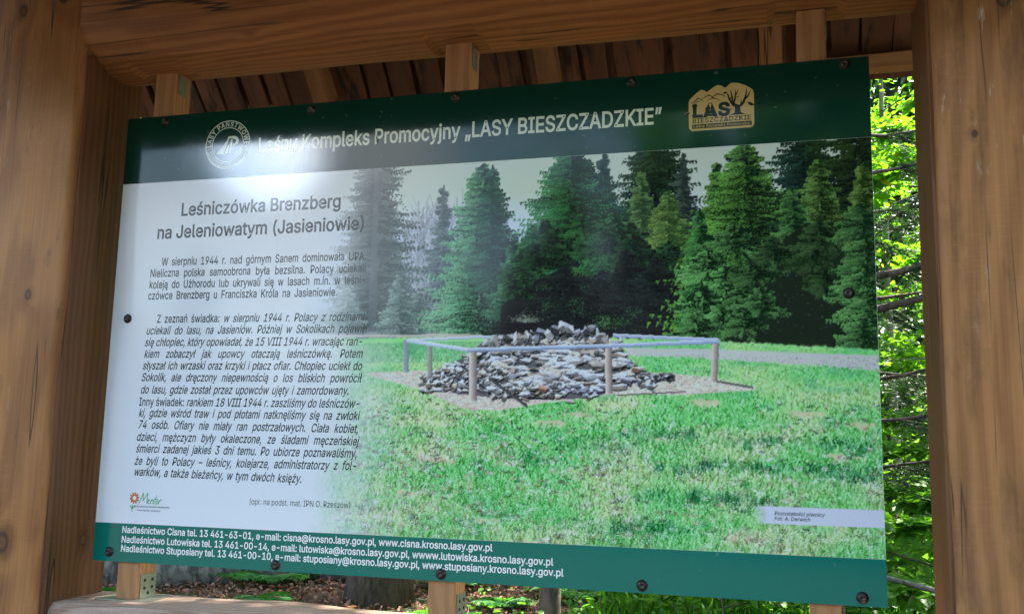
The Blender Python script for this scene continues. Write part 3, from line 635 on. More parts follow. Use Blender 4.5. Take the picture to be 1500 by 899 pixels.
# ------------------------------------------------------------------ the board
BZ = 1.855
board = tag(empty("information_board", (0, 0, BZ)), "large glossy forest information board with dark green header, Polish text column and meadow photograph", "sign board")
def glossy(name, rgb, rough=.2, attr=None, streak=.05, dirt=.0):
    q = NT(name); p = q.objco()
    if attr:
        a = q.node("ShaderNodeAttribute", attribute_name=attr); base = a.outputs["Color"]
    else: base = None
    n = q.noise(q.vmath('MULTIPLY', p, (160, 1, 18)), 1.0, 3, .6)
    n2 = q.noise(p, 420, 2, .6)
    n3 = q.noise(q.vmath('MULTIPLY', p, (9, 1, 5)), 1.0, 4, .6)
    if dirt:
        sp = q.noise(p, 62, 2, .5)
        f = q.smooth(sp, .70, .76, 0, dirt)
        q.set(q.b.inputs["Base Color"], q.mix(f, base if base else rgb, (.35, .38, .36)))
    elif base: q.set(q.b.inputs["Base Color"], base)
    else: q.b.inputs["Base Color"].default_value = (*rgb, 1)
    q.set(q.b.inputs["Roughness"], q.math('MULTIPLY_ADD', q.math('ADD', n, n3), .09, rough-.09))
    q.b.inputs["Specular IOR Level"].default_value = .34
    q.bump(q.math('ADD', q.math('MULTIPLY', n, .5), q.math('MULTIPLY', n2, .35)), streak, .001)
    return q.m
GLOSS = .075
m_white = glossy("panel_white", (.78, .80, .86), GLOSS, dirt=.07)
m_head = glossy("header_green", (.004, .040, .026), GLOSS, dirt=.2)
m_foot = glossy("footer_teal", (.001, .160, .122), GLOSS+.02, dirt=.15)
m_print = glossy("printed_photograph", (1, 1, 1), GLOSS, attr="ink")
m_cream = plain("cream_print", (.66, .74, .60), .11, spec=.34)
m_whitep = plain("white_print", (.86, .87, .88), .11, spec=.34)
m_ink = plain("dark_grey_print", (.030, .036, .040), .11, spec=.34)
m_inkb = plain("black_print", (.035, .045, .048), .11, spec=.34)
m_gold = plain("ochre_print", (.56, .40, .155), .11, spec=.34)
m_logo = plain("dark_green_print", (.012, .020, .014), .11, spec=.34)
m_orange = plain("orange_print", (.62, .17, .035), .11, spec=.34)
m_leafg = plain("leaf_green_print", (.07, .42, .13), .11, spec=.34)

MB().box(-1, 1, -.00452, 0, -.615, .615).build("panel", m_white, board)
MB().box(-1.0004, 1.0004, -.0046, -.0030, .422, .6154).build("header_band", m_head, board)
MB().box(-1.0004, 1.0004, -.0046, -.0030, -.6154, -.5155).build("footer_band", m_foot, board)

def paint_print():
    """Paints the printed meadow photograph of the board as a colour grid (sRGB values, paper white = 1)."""
    rng = np.random.default_rng(11)
    PX0, PX1, PY0, PY1, ST = -50.0, 100.15, -51.55, 42.2, 0.17
    nx, ny = int((PX1-PX0)/ST)+1, int((PY1-PY0)/ST)+1
    im = np.ones((ny, nx, 3))
    gx = PX0+np.arange(nx)*ST
    gy = PY0+np.arange(ny)*ST
    GX, GY = np.meshgrid(gx, gy)

    def c(r, g, b): return np.array((r, g, b))/255.0

    def noise(sx, sy, oct=3, seed=0):
        r = np.random.default_rng(seed)
        out = np.zeros((ny, nx)); amp = 1.0; tot = 0
        for o in range(oct):
            w = max(2, int((PX1-PX0)/sx*2**o)+2); h = max(2, int((PY1-PY0)/sy*2**o)+2)
            g = r.random((h+1, w+1))
            fx = np.linspace(0, w-1.001, nx); fy = np.linspace(0, h-1.001, ny)
            ix = fx.astype(int); iy = fy.astype(int)
            tx = fx-ix; ty = (fy-iy)[:, None]
            tx = tx*tx*(3-2*tx); ty = ty*ty*(3-2*ty)
            a = g[iy][:, ix]*(1-tx)+g[iy][:, ix+1]*tx
            b = g[iy+1][:, ix]*(1-tx)+g[iy+1][:, ix+1]*tx
            out += amp*(a*(1-ty)+b*ty); tot += amp; amp *= .55
        return out/tot

    def ss(a, b, x):
        t = np.clip((x-a)/(b-a), 0, 1); return t*t*(3-2*t)

    def splat(x, y, col, size=1):
        x = np.ravel(x); y = np.ravel(y); col = np.reshape(col, (-1, 3))
        ix = np.round((x-PX0)/ST).astype(int); iy = np.round((y-PY0)/ST).astype(int)
        for dx in range(size):
            for dy in range(size):
                jx, jy = ix+dx, iy+dy
                ok = (jx >= 0) & (jx < nx) & (jy >= 0) & (jy < ny)
                im[jy[ok], jx[ok]] = col[ok]

    def inside(poly):
        m = np.zeros((ny, nx), bool); n = len(poly)
        for i in range(n):
            x1, y1 = poly[i]; x2, y2 = poly[(i+1) % n]
            if y1 == y2: continue
            cnd = ((y1 > GY) != (y2 > GY)) & (GX < (x2-x1)*(GY-y1)/(y2-y1)+x1)
            m ^= cnd
        return m

    def blur(a, k):
        for ax in (0, 1):
            s = np.zeros_like(a); n = 0
            for d in range(-k, k+1):
                w = k+1-abs(d); s += w*np.roll(a, d, ax); n += w
            a = s/n
        return a

    def soft(poly, rough=1.2, k=3, seed=1):
        m = inside(poly).astype(float)
        n1 = (noise(2.2, 2.2, 3, seed)-.5)
        b = blur(m, k)
        return ss(.5-.12, .5+.12, b+rough*n1*.55)*ss(.0, .2, b)

    def over(mask, col): 
        im[:] = im*(1-mask[..., None])+col*mask[..., None]

    def spruce(cx, top, base, hw, dark, lit, side=-.6, n=700, m=46, power=.8, tip=.55, contrast=1., start=0.0, hang=.12, thin=1.0):
        nb = max(30, int(n*.62)); nt = 11; mp = 14
        # dark heart of the crown
        if hw > 4:
            k = rng.random(int(9000*hw/10)); tt = start+(1-start)*k**.7
            splat(cx+rng.normal(0, .36, k.size)*hw*tt**power, top-(top-base)*tt, dark*rng.uniform(.75, 1.15, (k.size, 1)), 2)
        t = np.sort(rng.random(nb)**.72)*(1-start)+start
        L = hw*1.18*np.clip(t, .012, 1)**power*rng.uniform(.35, 1.22, nb)*(1+.22*np.sin(t*rng.uniform(40, 60)+rng.uniform(0, 6)))+.6
        ph = rng.uniform(0, 2*np.pi, nb)
        cp, fr = np.cos(ph), np.sin(ph)
        cp = np.sign(cp)*np.abs(cp)**.75
        y0 = top-(top-base)*t
        droop = L*rng.uniform(.02, .5, nb)
        lum = .40+.30*side*cp+.16*fr+rng.normal(0, .23, nb)
        s = np.linspace(.12, 1, nt)
        ax = cx+(cp*L)[:, None]*s
        ay = y0[:, None]-droop[:, None]*(s**1.2-tip*s**3.5)-(np.clip(fr, -.3, 1)*L*.28)[:, None]*s
        q = np.linspace(0, 1, mp)
        for sg in (-1, 1):
            tl = ((hang*1.35*L+.42)[:, None]*(1.12-s)*rng.uniform(.55, 1.25, (nb, nt))+.30)*thin
            dx = tl*(.75*np.sign(cp)[:, None]*np.abs(cp)[:, None]+rng.normal(0, .22, (nb, nt)))
            dy = tl*(.50*sg-.30+rng.normal(0, .16, (nb, nt)))
            X = ax[..., None]+dx[..., None]*q; Y = ay[..., None]+dy[..., None]*q-(tl*.25)[..., None]*q*q
            X = X+rng.normal(0, .06, X.shape); Y = Y+rng.normal(0, .06, Y.shape)
            b = lum[:, None, None]+.30*(s[None, :, None]-.5)+.26*(q-.5)+.07*sg+rng.normal(0, .09, X.shape)
            b = np.clip((b-.44)*contrast*1.6+.42, 0, 1)[..., None]
            splat(X, Y, dark*(1-b)+lit*b, 1)
            kk = rng.random(X.shape) < .45
            splat(X[kk], Y[kk]-ST, (dark*(1-b)+lit*b)[kk]*.72)

    # sky, clearer and whiter towards the treeline
    sky = c(214, 224, 212)[None, None]*(1-ss(20, 42, GY))[..., None]+c(212, 222, 205)[None, None]*ss(20, 42, GY)[..., None]
    sky = sky+(c(205, 214, 240)-sky)*(ss(34, 22, GY)*.75)[..., None]
    im[:] = sky
    # back forest on the left, greyed by the fade
    gl = noise(3, 5, 4, 5)
    over(ss(9, -1, GY+6*(gl-.5))*ss(12, 6, GX)*.75, c(128, 138, 132))
    # bare trees
    for k in range(95):
        x = rng.uniform(-13, 4); y = rng.uniform(-1, 4); h = rng.uniform(14, 34); 
        if GX is None: break
        s = np.linspace(0, 1, 260); lean = rng.normal(0, 1.6)
        xx = x+lean*s**1.5+.4*np.sin(s*rng.uniform(3, 9)+k)
        yy = y+h*s
        v = rng.uniform(.42, .74)
        splat(xx, yy, np.tile(np.array((v, v*.99, v*1.04)), (260, 1)), 2 if k < 9 else 1)
        for q in range(9):
            a = rng.uniform(.3, .95); i = int(a*259); d = rng.choice((-1, 1)); l = rng.uniform(2, 5)
            s2 = np.linspace(0, 1, 40)
            splat(xx[i]+d*l*.35*s2, yy[i]+l*s2**.9, np.tile(np.array((v+.1, v+.1, v+.13)), (40, 1)))
    for k in range(260):
        x = rng.uniform(-34, 3); y = rng.uniform(-2, 12); s2 = np.linspace(0, 1, 34); l = rng.uniform(1.5, 6)
        v = rng.uniform(.45, .8)
        splat(x+rng.normal(0, 1.2)*s2, y+l*s2, np.tile(np.array((v, v*1.02, v*.97)), (34, 1)))
    spruce(-3.2, 36.5, -1, 5.0, c(92, 108, 108), c(150, 166, 160), n=420, hang=.16)
    # tall pale spruce on the left edge
    spruce(-21.5, 62, 2, 10.5, c(62, 74, 70), c(126, 142, 130), n=900, m=52, power=.55, start=.3, side=.3, thin=.75)
    over(soft([(-22.6, 43), (-21.2, 43), (-20.2, -1), (-22.6, -1)], .3, 1, 9)*.75, c(88, 92, 92))
    for k, (x, tp, w) in enumerate(((-29, 12, 5), (-9, 9, 4), (-14, 14, 5), (-3, 7, 4))):
        spruce(x, tp, -2, w, c(100, 120, 112), c(178, 196, 180), n=220, contrast=1.1)
    # dark conifers behind
    spruce(24.5, 27, -4, 9, c(40, 56, 52), c(82, 116, 98), n=500)
    spruce(50.3, 52, 6, 12.5, c(16, 28, 27), c(60, 94, 62), n=1000, m=50, power=.6, start=.15, side=-.3, hang=.10)
    spruce(57.5, 41, 14, 4.2, c(50, 62, 60), c(104, 122, 104), n=170, thin=.6)
    spruce(86.0, 56, 0, 12, c(15, 30, 32), c(52, 92, 72), n=1000, m=50, power=.6, start=.2, side=-.4)
    spruce(97.0, 54, 2, 12, c(17, 28, 26), c(62, 86, 48), n=900, m=50, power=.6, start=.2, side=-.2)
    spruce(38.2, 42, 2, 8, c(22, 42, 44), c(62, 116, 100), n=520, side=-.5)
    # the big pair in the middle, and the first spruce
    spruce(30.2, 47.5, -4, 16.5, c(13, 26, 25), c(78, 158, 94), n=1900, m=56, side=-.75, power=.72, contrast=1.15)
    over(soft([(13, -3), (14, 11), (20, 19), (27, 23.5), (33, 23), (40, 24), (46, 21), (52, 17), (58, 10), (64, 4), (64, -4)], 1.3, 4, 3)*.97, c(36, 33, 36))
    for (x, y, b, w) in ((24, 26, 6, 9), (33, 30, 8, 11), (40, 28, 6, 10), (47, 23, 4, 10), (55, 18, 2, 9)):
        spruce(x, y, b, w, c(26, 30, 30), c(62, 84, 68), n=420, contrast=1.2, side=-.3)
    spruce(7.3, 41.5, -2.5, 11.2, c(20, 38, 36), c(140, 214, 152), n=1900, m=54, side=-.85, power=.62, contrast=1.25)
    spruce(9.8, 41, 10, 6, c(22, 46, 42), c(78, 132, 98), n=400, side=-.7)
    over(soft([(10.5, -2.6), (11, 9), (14, 20), (17, 22), (19, 8), (19, -2.5)], 1.5, 3, 13)*.7, c(30, 34, 34))
    spruce(15.6, 20.5, 3, 5.5, c(24, 48, 42), c(92, 150, 108), n=330, side=-.5)
    spruce(20.4, 25, 13, 4.8, c(28, 62, 46), c(96, 186, 108), n=230, side=-.5)
    over(soft([(12.5, -3), (13, 5), (19, 10), (28, 14), (40, 12), (57, 8), (58.5, -4)], 1.2, 3, 4)*.96, c(37, 33, 36))
    # young bright larch-like tops
    spruce(40.5, 27, 13, 6.5, c(22, 46, 34), c(84, 152, 84), n=420)
    spruce(47.6, 37, 15, 4.3, c(52, 84, 52), c(138, 176, 104), n=360, hang=.1)
    spruce(54.0, 32, 14, 6.0, c(60, 94, 46), c(150, 186, 96), n=420, hang=.1)
    over(soft([(38, 12), (47, 17.5), (52, 15.5), (58, 8), (60, -4), (38, -4)], 1.2, 3, 6)*.97, c(38, 33, 38))
    for k in range(60):
        x = rng.uniform(15, 60); y = np.interp(x, (14, 20, 27, 33, 40, 46, 52, 58, 62), (12, 18, 22, 22, 22, 19, 16, 12, 8))+rng.normal(-.5, 1.6)
        v = rng.uniform(.35, .9)
        spruce(x, y+2.2, y-2.6, rng.uniform(2.2, 4), c(26, 34, 30), c(40+40*v, 60+90*v, 44+36*v), n=90, contrast=1.3, power=.5)
    for (x, y, b, w) in ((44, 18, 3, 8), (51, 16, 2, 8), (57, 11, 0, 6), (38, 13, 2, 9), (29, 14, 1, 9)):
        spruce(x, y, b, w, c(34, 31, 34), c(52, 60, 54), n=260, contrast=1.0, side=-.2)
    # right-hand wall of spruces
    spruce(65.5, 38, -2, 8, c(32, 58, 36), c(140, 192, 90), n=700, contrast=1.1)
    spruce(72.0, 42.5, -3, 14.5, c(16, 38, 22), c(136, 204, 88), n=2300, m=56, side=-.55, power=.62, contrast=1.3)
    spruce(61.5, 27, -3, 5.5, c(20, 52, 30), c(104, 182, 92), n=600, contrast=1.2)
    spruce(88.5, 37.5, 6, 8.5, c(30, 54, 26), c(140, 186, 90), n=900, hang=.1)
    spruce(82.5, 31, 4, 8, c(24, 52, 32), c(116, 178, 90), n=700)
    spruce(98.0, 36, -6, 8, c(44, 66, 26), c(140, 182, 84), n=1000)
    over(soft([(67, -5), (69, 9), (73, 13), (78, 9), (80.5, 19), (86, 23), (90, 19), (94, 15), (93.5, -8), (67, -6)], 1.0, 4, 7)*.97, c(33, 42, 31))
    for (x, y, w, l) in ((63, 14, 7, 1), (67, 10, 6, 1), (62, 5, 7, 1), (66, 1.0, 6, 1), (71, 6, 5, .8), (75, 5, 5, .8), (74, 13, 6, .6), (69, 20, 7, .8), (60.5, -.5, 5, .9), (71, 0.5, 5, .8), (78, 17, 4, .5), (86.5, 16, 5, .45), (89, 10, 4, .5), (88, 20, 5, .5)):
        spruce(x, y+3, y-2.5, w*.8, c(22, 46, 26), c(112*l+24, 192*l+16, 100*l+14), n=130, m=50, contrast=1.5, power=.5)
    for (x, y, l) in ((97.5, 23, .8), (98, 15.5, .9), (97.5, 9, 1), (98.5, 4, 1), (98, -1.5, 1), (97, -4, .9)):
        spruce(x, y+3.5, y-3.5, 5.5, c(26, 56, 30), c(126*l, 190*l, 104*l), n=210, m=50, contrast=1.4, power=.5)
    # specks in the deep shade
    x = rng.uniform(19, 94, 420); y = rng.uniform(-3, 18, 420)
    deep = im[np.clip(((y-PY0)/ST).astype(int), 0, ny-1), np.clip(((x-PX0)/ST).astype(int), 0, nx-1)].sum(1) < .48
    x, y = x[deep], y[deep]
    v = rng.uniform(.16, .42, len(x))[:, None]
    for d in range(3): splat(x+d*ST*rng.integers(0, 2, len(x)), y, np.c_[v*.95, v*1.1, v])
    for (x, y) in ((24, 9.5), (32.6, 3.5), (31.5, 5.5), (46, 2.5), (24.5, 4.5), (43, 0.5)):
        q = rng.normal(0, 1, (70, 2))*(1.2, .6); v = rng.uniform(.25, .8, (70, 1))
        splat(x+q[:, 0], y+q[:, 1], v*c(120, 196, 120)*1.0)

    # ---- meadow
    hor = np.interp(gx, (-50, -22, 7, 46, 73, 101), (-2.4, -2.6, -2.5, -3.3, -4.7, -6.6))
    H = hor[None, :]-GY
    hz = ss(-.3, .3, H+(noise(.8, .8, 2, 31)-.5)*1.0)
    n1, n2, n3 = noise(16, 5, 4, 21), noise(5, 2.0, 4, 22), noise(1.6, .9, 3, 23)
    g = c(118, 200, 112)[None, None]+(c(186, 214, 140)-c(118, 200, 112))*np.clip((n1-.38)*2.6, 0, 1)[..., None]
    g = g+(c(74, 160, 108)-g)*(np.clip((n2-.56)*3.0, 0, 1)*.7)[..., None]
    straw = np.clip((n3*.5+n1*.5-.54)*6, 0, 1)*ss(8, 22, H)
    g = g+(c(212, 196, 172)-g)*(straw*.65)[..., None]
    over(hz, g)
    # tan verge left of the trees, track on the right
    over(soft([(-50, -2.3), (9, -2.5), (8, -2.0), (-2, -1.7), (-14, -1.8), (-50, -1.2)], .5, 1, 41)*.9, c(214, 196, 182))
    over(soft([(-50, -4.3), (10, -3.6), (20, -3.6), (20, -9), (-50, -9)], .3, 3, 42)*.35, c(70, 140, 110))
    over(soft([(44, -5.7), (60, -6.0), (101, -7.9), (101, -11.3), (84, -9.9), (60, -8.2), (44, -7.6)], .7, 2, 43)*.9, c(196, 186, 184))
    q = rng.random((260, 2)); x = 55+46*q[:, 0]; y = -7-3.2*q[:, 1]-(x-55)*.03
    splat(x, y, np.tile(c(120, 112, 110), (260, 1)), 1)
    # tussock shade bands of the near grass and fallen leaves
    for poly, a, sd in (([(48, -33.2), (70, -32.6), (100.2, -33.4), (100.2, -36.5), (80, -35), (50, -35.6)], .62, 51),
                        ([(44, -40), (66, -40), (80, -41.5), (66, -43), (46, -42.4)], .62, 52),
                        ([(40, -25.5), (60, -26), (84, -27), (98, -26.8), (98, -29.5), (66, -28.8), (42, -28)], .45, 53),
                        ([(40, -47), (52, -46.8), (60, -49), (50, -51.5), (40, -50)], .55, 54),
                        ([(12, -31), (24, -31), (26, -34.5), (12, -34)], .35, 55), ([(26, -28), (40, -27.5), (44, -31), (28, -31)], .32, 56),
                        ([(2, -42), (10, -41.5), (11, -44.5), (3, -44.8)], .4, 57)):
        m = soft(poly, 2.6, 8, sd)*min(1, a*1.45)*np.clip(noise(3.0, 1.2, 4, sd+40)*3.4-1.1, 0, 1)
        over(m, c(30, 104, 62))
    for x, y, w, hgt in ((25, -24, 9, 2.0), (32, -22, 7, 1.6), (92, -31, 9, 2.2), (61, -18.8, 9, 1.4), (-10, -42, 12, 2.6), (9, -48, 10, 2.6), (69, -49.5, 11, 2.4), (14, -34, 9, 1.6), (52, -27.5, 8, 1.4), (84, -21, 10, 1.2), (-4, -34, 12, 2.4), (36, -45, 8, 1.8), (88, -45.8, 9, 1.4), (96, -23.5, 6, 1.2)):
        over(soft([(x-w*.6, y), (x-w*.2, y+hgt*.6), (x+w*.4, y+hgt*.5), (x+w*.6, y-hgt*.2), (x+w*.1, y-hgt*.6)], 2.2, 5, int(x+200))*.85, c(206, 184, 150))
    # blades, far to near
    N = 52000
    yb = -4-47.8*rng.random(N)**.85; yb = np.sort(yb)[::-1]
    xb = rng.uniform(-50, 100.2, N)
    xi = np.clip(((xb-PX0)/ST).astype(int), 0, nx-1); yi = np.clip(((yb-PY0)/ST).astype(int), 0, ny-1)
    Hb = hor[xi]-yb
    keep = (Hb > .4)
    pa = rng.random(N)
    base = im[yi, xi].copy()
    lum = rng.normal(0, .11, N)+np.where(pa < .20, -.26, 0)*np.clip(Hb/15, .3, 1)+np.where(pa > .86, .16, 0)
    colr = np.clip(base+lum[:, None]*np.array((1.0, .85, 1.0)), .04, 1)
    hb = (.18+.040*Hb)*rng.uniform(.5, 1.5, N)
    ln = rng.normal(0, .38, N)*hb
    s = np.linspace(0, 1, 12)
    XX = (xb[:, None]+ln[:, None]*s**1.6)[keep]; YY = (yb[:, None]+hb[:, None]*s)[keep]
    CC = np.repeat(colr[keep][:, None, :], 12, 1)*(.82+.2*s)[None, :, None]
    onroad = np.abs((base[:, 0]-base[:, 1])[keep]) < .06
    splat(XX[~onroad], YY[~onroad], np.clip(CC[~onroad], 0, 1))
    big = ~onroad & (Hb[keep] > 20)
    splat(XX[big]+ST, YY[big], np.clip(CC[big], 0, 1))
    N = 3600
    x = rng.uniform(-30, 100, N); y = -18-34*rng.random(N)**.8
    xi = np.clip(((x-PX0)/ST).astype(int), 0, nx-1); yi = np.clip(((y-PY0)/ST).astype(int), 0, ny-1)
    k = rng.random(N) < np.clip((n3[yi, xi]*.5+n2[yi, xi]*.5-.42)*5, 0.02, 1)*np.where(x < 45, 1, .55)
    x, y = x[k], y[k]; N = len(x)
    pal = np.array([c(232, 216, 204), c(198, 172, 150), c(150, 120, 96), c(240, 232, 228), c(112, 92, 80), c(60, 84, 66), c(40, 74, 56)])
    cl = pal[rng.integers(0, 7, N)]
    for q in range(14):
        a = rng.random((N, 2))-.5
        splat(x+a[:, 0]*(.35+.03*-y), y+a[:, 1]*(.12+.014*-y), cl*rng.uniform(.85, 1.08, (N, 1)))
    # bare earth round the heap
    e = soft([(-24, -11.6), (-10, -10.8), (4, -11), (44, -11), (64, -12.6), (76, -15.4), (58, -16.6), (41, -16.6), (26, -18.6), (13, -20.6), (4, -20.4), (-8, -15.6)], 1.0, 3, 61)
    over(e, (c(220, 198, 178)[None, None]*(.80+.36*noise(.9, .5, 3, 62))[..., None]))
    N = 2600; x = rng.uniform(-20, 74, N); y = rng.uniform(-20.5, -11, N)
    xi = np.clip(((x-PX0)/ST).astype(int), 0, nx-1); yi = np.clip(((y-PY0)/ST).astype(int), 0, ny-1)
    k = e[yi, xi] > .6
    splat(x[k], y[k], rng.uniform(.35, .95, (k.sum(), 1))*c(220, 200, 190))
    # back rails
    def bar(x1, y1, x2, y2, w, top, bot):
        n = int(max(abs(x2-x1), abs(y2-y1))/ST*2)+2; s = np.linspace(0, 1, n)
        for i in range(int(w/ST)+1):
            f = i*ST/w
            cc = np.tile(top*(1-f)+bot*f, (n, 1))*rng.uniform(.93, 1.05, (n, 1))
            if abs(y2-y1) > abs(x2-x1): splat(x1+(x2-x1)*s-w/2+i*ST, y1+(y2-y1)*s, cc)
            else: splat(x1+(x2-x1)*s, y1+(y2-y1)*s+w/2-i*ST, cc)
    lt, dk = c(222, 228, 246), c(128, 140, 160)
    bar(-11.8, -3.3, 12, -2.6, .6, lt, dk); bar(41, -2.7, 65.4, -4.1, .8, lt, c(150, 160, 190)); bar(42.9, -3, 42.9, -6.5, .7, lt, c(150, 150, 165))
    # the heap: rubble skirt, coursed slabs, upright crest
    hx = (-8, -2, 3, 9, 13, 19, 25, 29, 33, 36, 40, 45, 48, 55)
    hy = (-12.6, -10, -8, -3.5, -2.2, -1.8, -1.2, .2, -1.4, -.4, -4, -8.4, -11.2, -12.8)
    fill = (GY < np.interp(GX, hx, hy)) & (GY > np.interp(GX, (-8, 2, 12, 22, 36, 46, 55), (-13, -16.6, -17.6, -18, -17.6, -14, -13.4))) & (GX > -8) & (GX < 55)
    over(fill.astype(float)*.95, c(92, 86, 88))
    def stone(x, y, w, h, rot, tone):
        k = rng.integers(4, 7); a = (np.arange(k)+rng.uniform(-.38, .38, k))/k*2*np.pi+rng.uniform(0, 6)
        r = rng.uniform(.62, 1.25, k)
        cr, sr = np.cos(rot), np.sin(rot)
        px = np.cos(a)*r*w/2; py = np.sign(np.sin(a))*np.abs(np.sin(a))**.8*r*h/2
        vx, vy = x+px*cr-py*sr, y+px*sr+py*cr
        x0, x1 = int((x-w-PX0)/ST), int((x+w-PX0)/ST)+1; y0, y1 = int((y-w-h-PY0)/ST), int((y+w+h-PY0)/ST)+1
        x0 = max(x0, 0); y0 = max(y0, 0)
        X, Y = GX[y0:y1, x0:x1], GY[y0:y1, x0:x1]
        if X.size == 0: return
        m = np.zeros(X.shape, bool)
        for i in range(k):
            ax, ay, bx, by = vx[i], vy[i], vx[(i+1) % k], vy[(i+1) % k]
            if ay == by: continue
            m ^= ((ay > Y) != (by > Y)) & (X < (bx-ax)*(Y-ay)/(by-ay)+ax)
        f = np.clip((Y-y)/(h*.5), -1, 1)
        sl = rng.normal(0, .5); cut = rng.uniform(-.25, .45)
        top = (Y-y)/(h*.5)+sl*(X-x)/(w*.5) > cut
        lit = np.where(top, rng.uniform(.98, 1.22), rng.uniform(.46, .80))+.08*f+rng.normal(0, .10, X.shape)
        cc = np.clip(tone[None, None]*lit[..., None]*1.05, .06, 1)
        sub = im[y0:y1, x0:x1]
        sh = np.roll(np.roll(m, -2, 0), 1, 1) & ~m
        sub[sh] = sub[sh]*.38
        sub[m] = cc[m]
    tones = [c(206, 198, 196), c(186, 182, 190), c(216, 206, 200), c(170, 158, 146), c(200, 200, 216), c(150, 140, 132), c(214, 188, 168)]
    for k in range(120):
        x = rng.uniform(-5, 52); top = np.interp(x, hx, hy)
        y = top-rng.uniform(.2, 3)-.3
        if y < -16: continue
        stone(x, y, rng.uniform(1.4, 3.4), rng.uniform(.8, 1.7), rng.normal(0, .4), tones[rng.integers(0, 7)]*.92)
    slabs = []
    for k in range(420):
        y = rng.uniform(-16.6, -4.0)
        x0, x1 = np.interp(-y, (4, 9, 12, 17), (11, 8, 7, 12)), np.interp(-y, (4, 9, 12, 17), (40, 47, 48, 35))
        slabs.append((y+rng.normal(0, .8), rng.uniform(x0, x1)))
    for y, x in sorted(slabs, key=lambda q: -q[0]):
        if y > np.interp(x, hx, hy)-.6: continue
        big = rng.random() < .5
        stone(x, y, rng.uniform(3.6, 7.0) if big else rng.uniform(1.2, 3.4), rng.uniform(1.2, 2.2) if big else rng.uniform(.6, 1.4), rng.normal(.03, .16), tones[rng.integers(0, 7)]*rng.uniform(.72, 1.15))
    for k in range(190):
        x = rng.uniform(-7.5, 14); y = rng.uniform(-16, -7)
        if y > np.interp(x, hx, hy)-.5 or (x > 10 and y > -10): continue
        stone(x, y, rng.uniform(1.2, 3.4), rng.uniform(.8, 1.6), rng.normal(.2, .5), tones[rng.integers(0, 7)])
    for k in range(60):
        x = rng.uniform(10, 36); y = rng.uniform(-17.6, -13.8)
        stone(x, y, rng.uniform(1.4, 4), rng.uniform(.9, 1.8), rng.normal(0, .35), tones[rng.integers(0, 7)])
    for k in range(46):
        x = 9.5+31*(k % 23)/23+rng.normal(0, .5); top = np.interp(x, hx, hy)
        stone(x, top-rng.uniform(.6, 2.0)-(k > 22)*-.4, rng.uniform(.9, 3.0), rng.uniform(1.4, 4.0), rng.normal(-.25, .5), tones[rng.integers(0, 5)]*rng.uniform(.65, 1.1))
    for k in range(26):
        stone(rng.uniform(47, 55), rng.uniform(-13.2, -11.6), rng.uniform(.8, 1.8), rng.uniform(.6, 1.2), rng.normal(0, .4), tones[rng.integers(0, 7)]*.7)
    stone(46.2, -10.9, 2.2, 2.2, .3, c(196, 140, 104)); stone(23.6, -15.4, 2.6, 2.2, 0, c(188, 128, 110))
    # post shadow across the rubble, scrub behind the crest
    bar(11, -13.4, 20, -19.6, .8, c(70, 64, 66), c(84, 78, 76))
    bar(42, -16.9, 58, -16.0, .3, c(110, 100, 92), c(110, 100, 92)); bar(65, -13.6, 73, -15.0, .45, c(96, 100, 86), c(96, 100, 86))
    q = rng.normal(0, 1, (380, 2)); v = rng.uniform(.5, 1.0, (380, 1))
    splat(19.5+q[:, 0]*1.7, .8+np.abs(q[:, 1])*1.0, v*c(178, 184, 158))
    q = rng.normal(0, 1, (200, 2)); v = rng.uniform(.5, 1.0, (200, 1))
    splat(38.8+q[:, 0]*1.4, .6+q[:, 1]*.9, v*c(130, 190, 110))
    # front rails and posts
    pl, pd = c(196, 176, 158), c(112, 98, 92)
    bar(-11.8, -3.2, -11.5, -11.2, 1.3, c(150, 154, 160), c(120, 124, 130))
    bar(-5.5, -4.9, -5.2, -12.4, 1.2, c(170, 160, 150), c(120, 110, 106))
    bar(-11.8, -3.3, 5.2, -5.9, .9, lt, c(160, 170, 190))
    bar(5.9, -5.9, 6.3, -18.2, 1.9, c(226, 206, 186), c(116, 100, 94))
    bar(39.9, -5.6, 40.1, -16.4, 1.7, c(222, 200, 180), c(108, 94, 90))
    bar(64.9, -4.6, 64.4, -13.5, 1.4, c(214, 192, 176), c(120, 104, 100))
    bar(4.6, -5.9, 40.2, -5.2, .95, c(206, 214, 232), c(110, 122, 146)); bar(40.2, -5.2, 65.6, -4.4, .95, c(200, 210, 232), c(118, 130, 158))
    im[:] = np.where(GY[..., None] < hor[None, :, None], np.clip(im*1.20+.02, 0, 1), np.clip(im*1.10, 0, 1))
    # white fade towards the text column
    n1 = noise(7, 7, 3, 71)
    edge = np.interp(gy, (-51, -40, -24, -14, -6, 0, 10, 25, 42), (-30, -30, -28, -27, -30, -37, -36, -35, -32))
    a = ss(0, 1, (GX-edge[:, None]+6*(n1-.5)+8)/30)
    a = np.clip(a, 0, 1)**.9
    im[:] = 1-(1-im)*a[..., None]
    # a printing press never holds single pixels this crisp
    soft_im = blur(im, 1)
    im[:] = .55*im+.45*soft_im
    # caption strip, fading out to the left
    f = ss(72.2, 75.8, GX+1.5*(n2-.5))*((GY < -41.2) & (GY > -45.0))
    over(f, c(238, 238, 248))
    return gx/100.0, gy/100.0, np.clip(im, 0, 1)

